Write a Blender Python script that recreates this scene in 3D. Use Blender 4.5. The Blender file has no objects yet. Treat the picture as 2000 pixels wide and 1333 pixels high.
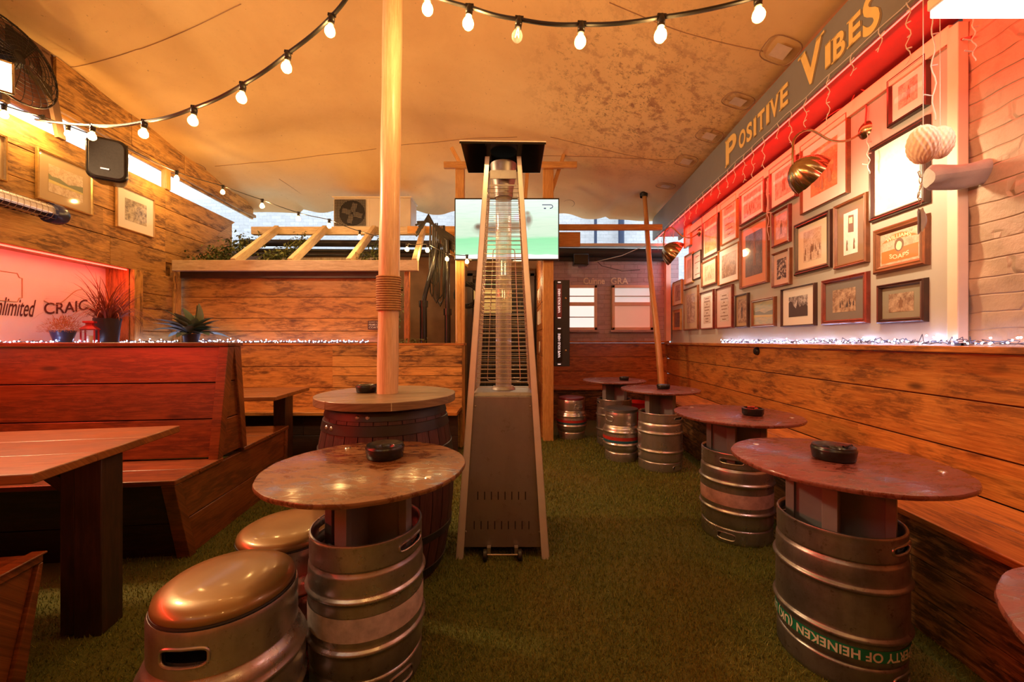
import bpy, math, random
import numpy as np
from mathutils import Vector, Matrix
random.seed(7)
C = bpy.context.scene.collection
sc = bpy.context.scene
F = 778.0; CH = 1.2
# ---------------------------------------------------------------- camera, world, exposure
cd = bpy.data.cameras.new('camera'); cam = bpy.data.objects.new('camera', cd); C.objects.link(cam)
cam.location = (0, 0, CH); cam.rotation_euler = (math.pi/2, 0, 0)
cd.sensor_width = 36; cd.lens = 36*F/2000; cd.clip_start = 0.02; cd.clip_end = 200
sc.camera = cam
sc.view_settings.view_transform = 'Standard'; sc.view_settings.look = 'None'
sc.view_settings.gamma = 1; sc.view_settings.use_curve_mapping = False
sc.view_settings.exposure = 0.2
w = bpy.data.worlds.new('world'); sc.world = w; w.use_nodes = True
w.node_tree.nodes['Background'].inputs[0].default_value = (0.80, 0.90, 1.0, 1)
w.node_tree.nodes['Background'].inputs[1].default_value = 1.7
try:
    sc.cycles.max_bounces = 8; sc.cycles.diffuse_bounces = 4; sc.cycles.glossy_bounces = 4
    sc.cycles.transmission_bounces = 6; sc.cycles.transparent_max_bounces = 12
    sc.cycles.use_denoising = True; sc.cycles.sample_clamp_indirect = 4.0
    sc.cycles.use_light_tree = True; sc.cycles.caustics_reflective = False; sc.cycles.caustics_refractive = False
except Exception: pass
WARM = (1.0, 0.56, 0.175); RED = (1.0, 0.035, 0.02); COOL = (0.62, 0.74, 1.0)
def light(kind, loc, power, col, size=0.05, size_y=None, aim=None, spread=None, spot=None, name='room_light'):
    l = bpy.data.lights.new(name, kind); l.energy = power; l.color = col
    if kind == 'AREA':
        l.size = size
        if size_y: l.shape = 'RECTANGLE'; l.size_y = size_y
        if spread: l.spread = spread
    elif kind == 'SPOT': l.spot_size = spot or 2; l.spot_blend = .8; l.shadow_soft_size = size
    else: l.shadow_soft_size = size
    o = bpy.data.objects.new(name, l); C.objects.link(o); o.location = loc
    if aim is not None:
        o.rotation_euler = Vector(aim).to_track_quat('-Z', 'Y').to_euler()
    return o
def strip(p0, p1, power, col, aim, width=.03, spread=None):   # a linear LED strip between two points
    p0, p1 = Vector(p0), Vector(p1); d = (p1-p0); a = Vector(aim).normalized()
    x = d.normalized(); z = -(a - a.dot(x)*x).normalized(); y = z.cross(x)
    l = bpy.data.lights.new('led_strip_light', 'AREA'); l.shape = 'RECTANGLE'; l.size = d.length; l.size_y = width
    l.energy = power; l.color = col
    if spread: l.spread = spread
    o = bpy.data.objects.new('led_strip_light', l); C.objects.link(o)
    m = Matrix((x, y, z)).transposed().to_4x4(); m.translation = (p0+p1)/2; o.matrix_world = m
    return o
# wall frames: local x = viewer's right, local y = into the wall, z up
AR = math.atan2(-.997, -.0768); AL = math.atan2(.997, -.0768)
MR = Matrix.Translation((1.997, 0, 0)) @ Matrix.Rotation(AR, 4, 'Z')
ML = Matrix.Translation((-3.52, 0, 0)) @ Matrix.Rotation(AL, 4, 'Z')
def rw(px, py):
    Y = 1.997/((px-1000)/F-.077); return (-1.003*Y, CH-(py-667)/F*Y)
def lw(px, py):
    Y = 3.52/((1000-px)/F-.077); return (1.003*Y, CH-(py-667)/F*Y)
def P(px, py, Y): return Vector(((px-1000)/F*Y, Y, CH-(py-667)/F*Y))
def wR(x, y, z): return MR @ Vector((x, y, z))
def wL(x, y, z): return ML @ Vector((x, y, z))
# --- the lights of the room that hang out of sight or light a large area
strip(wR(-6.2, -.20, 2.775), wR(-.2, -.20, 2.775), 34, RED, (.75, 0, -.65))            # red LED strip under the sign board
strip(wL(.9, .02, 1.90), wL(3.95, .02, 1.90), 9, (1, .10, .075), (-.3, 0, -1))                       # red LED strip in the recess
strip(wL(-1.0, -.06, 1.93), wL(2.3, -.06, 1.93), 58, RED, (.8, .3, -.5))                   # its run beyond the frame
light('AREA', (-3.36, 2.50, 2.9), 70, (1, .66, .34), .26, .2, aim=(.9, -.1, -.45), name='floodlight_light')
light('POINT', (0.1, 5.35, 2.0), 9, (1.0, .62, .30), .08)                                  # warm point light near the doorway
light('POINT', (-2.2, 5.2, 1.9), 3, (1.0, .7, .4), .1)

# ---------------------------------------------------------------- node helper
class M:
    def __init__(s, name):
        s.m = bpy.data.materials.new(name); s.m.use_nodes = True; s.t = s.m.node_tree
        s.b = s.t.nodes['Principled BSDF']
    def n(s, typ, ins=None, **kw):
        nd = s.t.nodes.new('ShaderNode'+typ)
        for k, v in kw.items(): setattr(nd, k, v)
        for k, v in (ins or {}).items():
            if isinstance(v, tuple) and len(v) == 2 and hasattr(v[0], 'outputs'): s.t.links.new(v[0].outputs[v[1]], nd.inputs[k])
            elif hasattr(v, 'outputs'): s.t.links.new(v.outputs[0], nd.inputs[k])
            else: nd.inputs[k].default_value = v
        return nd
    def ramp(s, fac, stops, interp='LINEAR'):
        r = s.n('ValToRGB', {0: fac}); r.color_ramp.interpolation = interp
        e = r.color_ramp.elements
        while len(e) < len(stops): e.new(.5)
        for i, (p, c) in enumerate(stops):
            e[i].position = p; e[i].color = (c, c, c, 1) if not isinstance(c, tuple) else (*c[:3], 1)
        return r
    def mix(s, a, b, f, mode='MIX'):
        nd = s.t.nodes.new('ShaderNodeMix'); nd.data_type = 'RGBA'; nd.blend_type = mode
        for k, v in ((0, f), (6, a), (7, b)):
            if isinstance(v, tuple) and len(v) == 2 and hasattr(v[0], 'outputs'): s.t.links.new(v[0].outputs[v[1]], nd.inputs[k])
            elif hasattr(v, 'outputs'): s.t.links.new(v.outputs[2] if v.bl_idname == 'ShaderNodeMix' else v.outputs[0], nd.inputs[k])
            else: nd.inputs[k].default_value = (*v, 1) if isinstance(v, tuple) and len(v) == 3 else v
        return nd
    def math(s, op, a, b=0.0):
        return s.n('Math', {0: a, 1: b}, operation=op)
    def set(s, **kw):
        for k, v in kw.items():
            k = {'Base': 'Base Color', 'Rough': 'Roughness', 'Metal': 'Metallic', 'Emit': 'Emission Color', 'EmitS': 'Emission Strength', 'Trans': 'Transmission Weight', 'Coat': 'Coat Weight', 'CoatR': 'Coat Roughness'}.get(k, k)
            if hasattr(v, 'outputs'): s.t.links.new(v.outputs[2] if v.bl_idname == 'ShaderNodeMix' else v.outputs[0], s.b.inputs[k])
            else: s.b.inputs[k].default_value = (*v, 1) if isinstance(v, tuple) and len(v) == 3 else v
        return s
    def bump(s, h, strength=.3, dist=.01):
        b = s.n('Bump', {'Strength': strength, 'Distance': dist, 'Height': h}); s.t.links.new(b.outputs[0], s.b.inputs['Normal']); return s
    def uv(s, scale=(1, 1, 1), loc=(0, 0, 0)):
        return s.n('Mapping', {'Vector': s.n('UVMap'), 'Scale': scale, 'Location': loc})
    def obj(s, scale=(1, 1, 1)):
        return s.n('Mapping', {'Vector': (s.n('TexCoord'), 3), 'Scale': scale})
    def noise(s, vec, scale=5, detail=4, rough=.55, dist=0):
        return s.n('TexNoise', {'Vector': vec, 'Scale': scale, 'Detail': detail, 'Roughness': rough, 'Distortion': dist})

def flat(name, col, rough=.5, metal=0, var=.12, scale=8, bump=0, coat=0, emit=None, es=0):
    m = M(name); v = m.obj()
    nz = m.noise(v, scale, 5, .6)
    c = m.mix(col, tuple(x*(1-var*2.2) for x in col), m.ramp(nz, [(.35, 0.), (.75, 1.)]))
    m.set(Base=c, Rough=rough, Metal=metal)
    if bump: m.bump(m.noise(v, scale*6, 3), bump, .004)
    if coat: m.set(Coat=coat, CoatR=.1)
    if emit: m.set(Emit=emit, EmitS=es)
    return m.m

def wood(name, light_, mid, dark, rough=.6, stain=.5, grain=1.0, coat=0.0, knots=1.0, lo=.42):
    m = M(name); uv = m.uv()
    isl = m.n('NewGeometry')
    g = m.noise(m.n('Mapping', {'Vector': uv, 'Scale': (1.6, 28, 1)}), 3.0, 6, .65, .6)        # long fibres
    fine = m.noise(m.n('Mapping', {'Vector': uv, 'Scale': (4, 150, 1)}), 2.0, 3, .7)
    big = m.noise(m.n('Mapping', {'Vector': uv, 'Scale': (1.3, 4.2, 1)}), 1.9, 5, .62, .8)      # cloudy wear
    rag = m.noise(m.n('Mapping', {'Vector': uv, 'Scale': (5, 26, 1)}), 1.5, 5, .75, .4)
    c = m.mix(light_, mid, m.ramp(g, [(.40, 0.), (.60, 1.)]))
    c = m.mix(c, tuple(x*.5 for x in mid), m.math('MULTIPLY', m.ramp(fine, [(.48, 0.), (.62, 1.)]), .6*grain))
    st = m.math('MULTIPLY', m.ramp(big, [(lo-.02, 0.), (lo+.12, 1.)]), m.ramp(rag, [(.42, .12), (.54, 1.)]))
    c = m.mix(c, dark, m.math('MULTIPLY', st, stain))
    vo = m.n('TexVoronoi', {'Vector': m.n('Mapping', {'Vector': uv, 'Scale': (1.9, 5.5, 1)}), 'Scale': 1.0, 'Randomness': 1.0})
    kn = m.ramp(vo, [(.05, 1.), (.13, 0.)])
    c = m.mix(c, tuple(x*.5 for x in dark), m.math('MULTIPLY', kn, .8*knots))
    rnd = m.n('MapRange', {0: (isl, 'Random Per Island'), 3: .72, 4: 1.14})
    c = m.mix(c, m.n('CombineColor', {0: rnd, 1: rnd, 2: rnd}), 1.0, 'MULTIPLY')
    m.set(Base=c, Rough=m.n('MapRange', {0: big, 3: rough-.12, 4: rough+.12}))
    if coat: m.set(Coat=coat, CoatR=.25)
    m.bump(m.mix(g, fine, .5), .35, .004)
    return m.m
WD = {}
WD['pine'] = wood('aged_scaffold_pine', (.72, .40, .11), (.56, .27, .06), (.085, .032, .012), .62, .80, lo=.46)
WD['pinewarm'] = wood('varnished_pine', (.66, .27, .055), (.50, .17, .03), (.13, .04, .01), .45, .75, .9, .15, lo=.47)
WD['pinemid'] = wood('stained_back_pine', (.74, .37, .09), (.58, .25, .05), (.13, .045, .012), .5, .75, .9, .1, lo=.45)
WD['pinered'] = wood('reddish_pine', (.66, .25, .07), (.50, .155, .035), (.07, .02, .008), .4, .55, .8, .2)
WD['booth'] = wood('dark_stained_pine', (.30, .095, .028), (.20, .055, .016), (.05, .014, .006), .35, .6, .7, .3)
WD['table'] = wood('oiled_table_wood', (.37, .14, .042), (.26, .088, .025), (.10, .032, .012), .38, .4, .8, .25, .3)
WD['dark'] = wood('blackened_wood', (.055, .020, .010), (.032, .011, .006), (.012, .005, .003), .5, .6, .6, .1)
WD['pale'] = wood('pale_softwood', (.86, .72, .50), (.76, .60, .38), (.34, .18, .07), .55, .3, .6, 0, .6)
WD['yellow'] = wood('new_timber', (.78, .45, .14), (.66, .34, .09), (.30, .12, .03), .55, .3, .6, 0, .6)
WD['under'] = wood('worn_under_bench_boards', (.40, .19, .07), (.25, .10, .035), (.02, .009, .005), .55, .9, lo=.38)
WD['barrel'] = wood('dark_barrel_oak', (.10, .035, .03), (.065, .02, .02), (.02, .008, .008), .5, .6, 1, .1, .2)
WD['pole'] = wood('peeled_pole_wood', (.80, .56, .36), (.68, .44, .26), (.42, .20, .09), .4, .25, .5, .25, .3)
WD['ply'] = wood('weathered_round_top', (.37, .26, .15), (.26, .165, .09), (.12, .065, .035), .42, .5, .8, .2, .2)
WD['frame_dark'] = wood('dark_picture_frame_wood', (.07, .025, .015), (.045, .015, .01), (.02, .008, .006), .3, .3, .5, .4, 0)
WD['frame_brown'] = wood('brown_picture_frame_wood', (.27, .10, .035), (.20, .065, .022), (.08, .025, .01), .32, .4, .6, .35, 0)
WD['frame_light'] = wood('light_picture_frame_wood', (.62, .35, .12), (.5, .26, .08), (.25, .11, .03), .4, .3, .6, .2, 0)
WD['frame_red'] = wood('mahogany_picture_frame_wood', (.26, .045, .025), (.18, .028, .016), (.06, .012, .008), .28, .4, .5, .4, 0)

# brick / paint / fabric
def brick_mat(name, col, mortar, bw=.225, bh=.075, rough=.75, dep=.5, wv=.03):
    m = M(name); v = m.obj()
    sp = m.n('SeparateXYZ', {0: v}); cv = m.n('CombineXYZ', {0: (sp, 0), 1: (sp, 2)})
    wob = m.noise(v, 2.2, 3); cv2 = m.n('VectorMath', {0: cv, 1: m.n('VectorMath', {0: (wob, 1), 1: (wv, wv, 0)}, operation='MULTIPLY')}, operation='ADD')
    b = m.n('TexBrick', {'Vector': cv2, 'Color1': (*col, 1), 'Color2': (*[x*.86 for x in col], 1), 'Mortar': (*mortar, 1), 'Scale': 1.0, 'Mortar Size': .006, 'Mortar Smooth': 1.0, 'Brick Width': bw, 'Row Height': bh})
    nz = m.noise(v, 14, 6, .65); big = m.noise(v, 2.0, 4)
    c = m.mix(b, tuple(x*.6 for x in col), m.math('MULTIPLY', m.ramp(nz, [(.5, 0.), (.75, 1.)]), .6))
    m.set(Base=c, Rough=rough)
    h = m.math('ADD', m.math('MULTIPLY', (b, 1), -1.0), m.math('MULTIPLY', nz, .9)); h = m.math('ADD', h, m.math('MULTIPLY', big, 1.2))
    m.bump(h, dep, .02)
    return m.m
MT = {}
MT['brick'] = brick_mat('painted_brick', (.46, .34, .23), (.41, .295, .195), .30, .085, .6, .55, .06)
MT['brickmauve'] = brick_mat('mauve_painted_brick', (.52, .43, .47), (.42, .34, .37), .215, .07, .7, .5)
MT['brickout'] = brick_mat('white_painted_brick', (.78, .80, .82), (.55, .58, .62), .22, .075, .8, .3)
MT['plaster'] = flat('brown_render', (.22, .12, .065), .8, 0, .2, 3, .3)
MT['panel'] = flat('grey_painted_board', (.47, .43, .37), .5, 0, .05, 3, .05)
MT['signgrey'] = flat('grey_sign_paint', (.225, .215, .195), .55, 0, .06, 4, .05)
MT['salmon'] = flat('salmon_window_paint', (.88, .62, .46), .5, 0, .06, 6)
MT['redpaint'] = flat('red_painted_soffit', (.34, .05, .045), .5, 0, .06, 5)
MT['creamletter'] = flat('cream_letter_paint', (.95, .84, .66), .5)
MT['cream'] = flat('cream_paint', (.78, .66, .50), .5, 0, .05, 5)
MT['white'] = flat('white_board', (.85, .80, .76), .6, 0, .02, 5)
MT['black'] = flat('black_plastic', (.012, .012, .013), .25, 0, .1, 10, .05)
MT['blackmatt'] = flat('black_matt_metal', (.02, .019, .018), .55, 0, .1, 10, .1)
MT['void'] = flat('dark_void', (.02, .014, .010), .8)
MT['rubber'] = flat('black_rubber_cable', (.02, .018, .016), .4)
MT['wirewhite'] = flat('white_wire', (.80, .74, .66), .4)
MT['wireblue'] = flat('dark_wire', (.06, .06, .09), .4)
MT['acgrey'] = flat('beige_metal_casing', (.62, .55, .46), .45, 0, .05, 5)
MT['gold'] = flat('gold_lettering_paint', (.90, .62, .20), .45, 0, .05, 20)
MT['goldframe'] = flat('gilt_frame', (.62, .40, .14), .3, .7, .15, 30, .1)
MT['brass'] = flat('brass', (.46, .32, .17), .22, .95, .15, 12)
MT['steel'] = None
def steel(name, col, rough=.33, dirt=.5, sc_=1.0):
    m = M(name); v = m.obj()
    big = m.noise(v, 5*sc_, 6, .65); sm = m.noise(v, 38*sc_, 4, .7)
    streak = m.noise(m.obj((9, 9, 1.3)), 3*sc_, 5, .6)
    f = m.math('MULTIPLY', m.ramp(big, [(.42, 0.), (.66, 1.)]), dirt)
    c = m.mix(col, tuple(x*.35 for x in col), f)
    c = m.mix(c, (.09, .055, .04), m.math('MULTIPLY', m.ramp(sm, [(.60, 0.), (.68, 1.)]), dirt*.8))
    c = m.mix(c, tuple(x*.5 for x in col), m.math('MULTIPLY', m.ramp(streak, [(.45, 0.), (.7, 1.)]), dirt*.6))
    m.set(Base=c, Metal=.88, Rough=m.n('MapRange', {0: big, 3: rough-.08, 4: rough+.2}))
    m.bump(m.math('ADD', m.math('MULTIPLY', big, 2.), m.math('MULTIPLY', sm, .3)), .22, .006)
    return m.m
MT['steel'] = steel('keg_steel', (.52, .50, .50), .24, .55)
MT['steeldark'] = steel('dirty_keg_steel', (.36, .335, .33), .30, .8)
MT['steelbright'] = steel('bright_keg_steel', (.62, .59, .58), .24, .3)
MT['heater'] = steel('brushed_heater_steel', (.34, .31, .31), .40, .3, .5)
MT['heaterrail'] = flat('bright_rail_steel', (.92, .85, .82), .35, .55, .05, 10)
MT['cage'] = flat('steel_wire_cage', (.55, .46, .38), .3, .85)
MT['mirror'] = flat('polished_black_reflector', (.03, .032, .03), .12, .85, .2, 6)
MT['darkmetal'] = flat('dark_metal', (.05, .045, .045), .4, .6)
m = M('heater_glass_tube'); m.set(Base=(.95, .9, .86), Rough=.05, Trans=.6, Alpha=.30); MT['tube'] = m.m
m = M('clear_glass'); m.set(Base=(1, .97, .93), Rough=.02, Alpha=.25, Metal=0); MT['glass'] = m.m
def emit(name, col, s, base=(.8, .8, .8)):
    m = M(name); m.set(Base=base, Emit=col, EmitS=s, Rough=.4); return m.m
MT['bulbhot'] = emit('lit_bulb', (1, .62, .26), 24)
m = M('glowing_bulb_glass'); m.set(Base=(1, .9, .75), Rough=.05, Alpha=.45, Emit=(1, .60, .24), EmitS=5.0); MT['bulbhotglass'] = m.m
m = M('dim_bulb_glass'); m.set(Base=(1, .9, .75), Rough=.05, Alpha=.40, Emit=(1, .60, .26), EmitS=1.6); MT['bulbmid'] = m.m
MT['bulboff'] = emit('faint_bulb', (1, .60, .30), .9)
MT['led'] = emit('white_led', (.50, .60, 1.0), 50)
MT['ledred'] = emit('red_led_strip', (1, .03, .02), 9)
MT['flood'] = emit('floodlight_glass', (1, .86, .62), 9)
MT['tubewhite'] = emit('white_light_panel', (1, .74, .74), 1.3)
MT['vapered'] = emit('backlit_red_strip', (.5, .02, .02), .12, (.05, .01, .01))
MT['letterwhite'] = emit('backlit_white_letters', (1, .8, .75), .55)
MT['frosted'] = emit('lit_frosted_pane', (.95, .88, .82), .8)
MT['frosteddim'] = emit('dim_frosted_pane', (.80, .86, .84), .40)
MT['lace'] = emit('backlit_lace_panel', (.95, .50, .34), .28, (.8, .5, .4))
# cushions
MT['cushgold'] = flat('bronze_vinyl', (.27, .165, .058), .34, .3, .1, 5, .03, .3)
MT['cushblack'] = flat('dark_grey_vinyl', (.10, .10, .11), .35, 0, .1, 5, .03, .2)
MT['cushpurple'] = flat('maroon_vinyl', (.20, .035, .07), .35, 0, .1, 5, .03, .2)
MT['supgrey'] = flat('grey_painted_ply', (.23, .22, .225), .6, 0, .1, 8, .05)
MT['bandwhite'] = flat('scuffed_white_paint', (.62, .52, .50), .5, 0, .22, 22, .1)
MT['bandpink'] = flat('faded_pink_paint', (.55, .34, .30), .5, 0, .2, 22, .1)
MT['bandgreen'] = flat('green_band_paint', (.01, .20, .10), .45, 0, .1, 22)
MT['bandred'] = flat('red_band_paint', (.50, .04, .03), .45, 0, .1, 22)
MT['bandblue'] = flat('blue_band_paint', (.03, .16, .26), .45, 0, .1, 22)
MT['letterpale'] = flat('pale_lettering', (.72, .68, .55), .5, 0, .15, 40)
MT['ink'] = flat('dark_ink', (.09, .015, .012), .6)
MT['goldline'] = flat('thin_brown_line', (.45, .26, .12), .5)
# round table top: red-brown varnished with wear
def tabletop(name, a, b, worn):
    m = M(name); v = m.obj()
    g = m.noise(m.obj((2, 7, 3)), 3, 6, .7, 1.2); chip = m.noise(m.obj((4, 9, 4)), 2.4, 6, .72, 1.2); big = m.noise(v, 3, 3)
    c = m.mix(a, b, m.ramp(g, [(.35, 0.), (.65, 1.)]))
    f = m.math('MULTIPLY', m.ramp(chip, [(.47, 0.), (.53, 1.)]), m.ramp(big, [(.38, .4), (.6, 1.)]))
    c = m.mix(c, worn, m.math('MULTIPLY', f, .75))
    m.set(Base=c, Rough=m.n('MapRange', {0: chip, 1: .4, 2: .6, 3: .16, 4: .55}), Coat=m.math('MULTIPLY', m.ramp(chip, [(.44, 1.), (.56, .1)]), .8), CoatR=.16)
    m.bump(m.math('ADD', chip, m.math('MULTIPLY', g, .5)), .4, .006)
    return m.m
MT['topred'] = tabletop('worn_red_table_top', (.17, .040, .026), (.105, .024, .017), (.25, .085, .065))
MT['topbrown'] = tabletop('worn_brown_table_top', (.155, .060, .020), (.09, .030, .011), (.27, .135, .05))
MT['edge'] = flat('dark_table_edge', (.09, .03, .018), .5, 0, .2, 20, .1)
# canopy fabric
m = M('canopy_fabric'); v = m.obj(); nz = m.noise(v, .9, 4, .6, .5); weave = m.noise(m.obj((1, 1, 1)), 60, 2)
c = m.mix((.80, .56, .25), (.68, .43, .18), m.ramp(nz, [(.3, 0.), (.7, 1.)]))
sp = m.noise(v, 21, 6, .8); patch = m.noise(v, 2.6, 4, .6)
pos = m.n('VectorMath', {0: v, 1: (1.38, 3.85, 3.7)}, operation='DISTANCE')
rad = m.ramp(m.math('DIVIDE', (pos, 1), 1.35), [(.25, 1.), (1., .04)])
sf = m.math('MULTIPLY', m.math('MULTIPLY', m.ramp(sp, [(.555, 0.), (.60, 1.)]), m.ramp(patch, [(.38, .25), (.54, 1.)])), rad)
c = m.mix(c, (.11, .045, .02), m.math('MULTIPLY', sf, .9))
sp2 = m.noise(v, 8, 5, .75)
c = m.mix(c, (.33, .15, .075), m.math('MULTIPLY', m.math('MULTIPLY', m.ramp(sp2, [(.50, 0.), (.60, 1.)]), rad), .8))
fleck = m.noise(v, 30, 3, .6); c = m.mix(c, (.3, .16, .08), m.math('MULTIPLY', m.ramp(fleck, [(.69, 0.), (.73, 1.)]), .6))
m.set(Base=c, Rough=.75); m.bump(m.noise(v, 5, 3), .12, .02); MT['canopy'] = m.m
MT['seam'] = flat('canopy_seam', (.36, .20, .10), .7)
MT['patch'] = flat('canopy_patch', (.50, .30, .155), .7, 0, .05, 4)
MT['patchlight'] = flat('pale_canopy_tab', (.72, .55, .40), .6)
# turf base
m = M('turf_base'); v = m.obj(); nz = m.noise(v, 110, 3, .7); big = m.noise(v, 1.6, 4)
c = m.mix((.060, .080, .008), (.14, .145, .016), m.ramp(nz, [(.35, 0.), (.7, 1.)]))
c = m.mix(c, (.15, .11, .02), m.math('MULTIPLY', m.ramp(big, [(.45, 0.), (.7, 1.)]), .5))
m.set(Base=c, Rough=.85); m.bump(nz, .8, .01); MT['turf'] = m.m
m = M('turf_blades'); v = m.obj(); big = m.noise(v, 1.6, 4); g = m.n('NewGeometry')
c = m.mix((.085, .12, .010), (.22, .22, .025), (g, 'Random Per Island')); c = m.mix(c, (.24, .18, .03), m.math('MULTIPLY', m.ramp(big, [(.45, 0.), (.7, 1.)]), .5))
m.set(Base=c, Rough=.6); MT['blades'] = m.m
def leafmat(name, a, b, rough=.5):
    m = M(name); g = m.n('NewGeometry'); c = m.mix(a, b, (g, 'Random Per Island')); m.set(Base=c, Rough=rough); return m.m
MT['ivy'] = leafmat('ivy_leaves', (.05, .085, .02), (.16, .17, .05))
MT['fern'] = leafmat('bluish_green_leaves', (.07, .13, .10), (.20, .24, .16))
MT['redgrass'] = leafmat('rust_red_blades', (.20, .05, .03), (.38, .12, .06))
MT['heather'] = leafmat('orange_flower_sprigs', (.42, .10, .03), (.55, .28, .07))
MT['potdark'] = flat('dark_pot', (.035, .025, .03), .5)
MT['potblue'] = flat('navy_pot', (.03, .05, .12), .3)
MT['redlantern'] = flat('red_lantern_metal', (.55, .02, .02), .35)
MT['paper'] = flat('peach_tissue_paper', (.92, .72, .56), .8, 0, .01, 6)
MT['stone'] = flat('stone_corbel', (.42, .38, .33), .8, 0, .15, 7, .5)
MT['rope'] = flat('brown_rope', (.50, .28, .13), .8, 0, .15, 60, .3)
MT['bamboo'] = wood('bamboo', (.72, .38, .12), (.60, .28, .08), (.35, .14, .04), .35, .25, .5, .3, 0)

# ---------------------------------------------------------------- geometry builder
class G:
    def __init__(s): s.v = []; s.f = []; s.uv = []; s.mi = []; s.cur = 0
    def add(s, vs, fs, uvs=None):
        b = len(s.v); s.v += [tuple(x) for x in vs]
        for i, f in enumerate(fs):
            s.f.append(tuple(b+j for j in f)); s.mi.append(s.cur)
            s.uv.append(uvs[i] if uvs else [(vs[j][0]+vs[j][1], vs[j][2]) for j in f])
        return s
    def box(s, c, d, R=None, ax=None, X=None):
        # c centre, d size; grain along the longest axis
        hx, hy, hz = d[0]/2, d[1]/2, d[2]/2
        L = [(x, y, z) for x in (-hx, hx) for y in (-hy, hy) for z in (-hz, hz)]
        fs = [(0, 1, 3, 2), (4, 6, 7, 5), (0, 4, 5, 1), (2, 3, 7, 6), (0, 2, 6, 4), (1, 5, 7, 3)]
        if ax is None: ax = max(range(3), key=lambda i: d[i])
        o = [i for i in range(3) if i != ax]; r1, r2 = random.random()*40, random.random()*40
        uv = [[(L[j][ax]+r1, L[j][o[0]]+L[j][o[1]]*.97+r2) for j in f] for f in fs]
        T = Matrix.Translation(c)
        if R is not None: T = T @ (R.to_4x4() if len(R) == 3 else R)
        if X is not None: T = X @ T
        return s.add([T @ Vector(p) for p in L], fs, uv)
    def prism(s, poly, y0, y1, T=None, ax=0):
        # polygon in x-z, extruded y0..y1
        n = len(poly); vs = [(x, y0, z) for x, z in poly]+[(x, y1, z) for x, z in poly]
        fs = [tuple(range(n)), tuple(range(2*n-1, n-1, -1))]+[(i, i+n, (i+1) % n+n, (i+1) % n) for i in range(n)]
        r1, r2 = random.random()*40, random.random()*40
        uv = [[((vs[j][0] if ax == 0 else vs[j][2])+r1, (vs[j][2] if ax == 0 else vs[j][0])+vs[j][1]+r2) for j in f] for f in fs]
        if T is not None: vs = [T @ Vector(p) for p in vs]
        return s.add(vs, fs, uv)
    def lathe(s, prof, n=48, T=None, skip=None, arc=None, flute=None):
        a1 = arc or 2*math.pi; m_ = n if arc is None else n+1; vs = []
        for i in range(m_):
            a = a1*i/n
            for k, (r, z) in enumerate(prof):
                rr = r*(1+(flute(a, k) if flute else 0)); vs.append((rr*math.cos(a), rr*math.sin(a), z))
        K = len(prof); fs = []; uv = []
        ln = [0]
        for k in range(1, K): ln.append(ln[-1]+math.hypot(prof[k][0]-prof[k-1][0], prof[k][1]-prof[k-1][1]))
        for i in range(n):
            for k in range(K-1):
                if skip and skip(a1*(i+.5)/n, (prof[k][1]+prof[k+1][1])/2, (prof[k][0]+prof[k+1][0])/2): continue
                j = (i+1) % m_ if arc is None else i+1
                q = (i*K+k, j*K+k, j*K+k+1, i*K+k+1)
                if prof[k][0] < 1e-6: q = (i*K+k, j*K+k+1, i*K+k+1)
                elif prof[k+1][0] < 1e-6: q = (i*K+k, j*K+k, i*K+k+1)
                fs.append(q); uv.append([(ln[t % K], (a1*(i+(1 if (t//K) == j else 0))/n)*.2) for t in q])
        if T is not None: vs = [T @ Vector(p) for p in vs]
        return s.add(vs, fs, uv)
    def tube(s, pts, r, n=8, closed=False, cap=True):
        pts = [Vector(p) for p in pts]; N = len(pts); rr = r if isinstance(r, (list, tuple)) else [r]*N
        rings = []; up = None; ln = 0
        for i, p in enumerate(pts):
            if closed: t = pts[(i+1) % N]-pts[i-1]
            else: t = pts[min(i+1, N-1)]-pts[max(i-1, 0)]
            if t.length < 1e-9: t = Vector((0, 0, 1))
            t.normalize()
            if up is None: up = t.orthogonal().normalized()
            up = (up-up.dot(t)*t); up = up.normalized() if up.length > 1e-6 else t.orthogonal().normalized()
            b = t.cross(up)
            rings.append([p+rr[i]*(math.cos(2*math.pi*k/n)*up+math.sin(2*math.pi*k/n)*b) for k in range(n)])
        vs = [q for R_ in rings for q in R_]; fs = []; uv = []; r1 = random.random()*30
        for i in range(N if closed else N-1):
            j = (i+1) % N; L = (pts[j]-pts[i]).length
            for k in range(n):
                k2 = (k+1) % n; fs.append((i*n+k, i*n+k2, j*n+k2, j*n+k))
                uv.append([(ln+r1, k*r_/n*6 if False else k*.02), (ln+r1, (k+1)*.02), (ln+L+r1, (k+1)*.02), (ln+L+r1, k*.02)])
            ln += L
        if cap and not closed:
            fs.append(tuple(range(n-1, -1, -1))); uv.append([(0, 0)]*n)
            fs.append(tuple((N-1)*n+k for k in range(n))); uv.append([(0, 0)]*n)
        return s.add(vs, fs, uv)
    def ball(s, c, r, n=12, m_=8, T=None):
        if not isinstance(r, (tuple, list)): r = (r, r, r)
        pr = [(math.sin(math.pi*k/m_), -math.cos(math.pi*k/m_)) for k in range(m_+1)]
        X = Matrix.Translation(c) @ (T.to_4x4() if T is not None else Matrix.Identity(4)) @ Matrix.Diagonal((*r, 1))
        return s.lathe([(max(a, 0) if 0 < i < m_ else 0, b) for i, (a, b) in enumerate(pr)], n, X)
    def grid(s, fn, nu, nv, uvs=1.0):
        vs = [fn(i/nu, j/nv) for i in range(nu+1) for j in range(nv+1)]
        fs = [(i*(nv+1)+j, (i+1)*(nv+1)+j, (i+1)*(nv+1)+j+1, i*(nv+1)+j+1) for i in range(nu) for j in range(nv)]
        return s.add(vs, fs, [[(vs[t][0]*uvs, vs[t][1]*uvs) for t in f] for f in fs])
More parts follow.
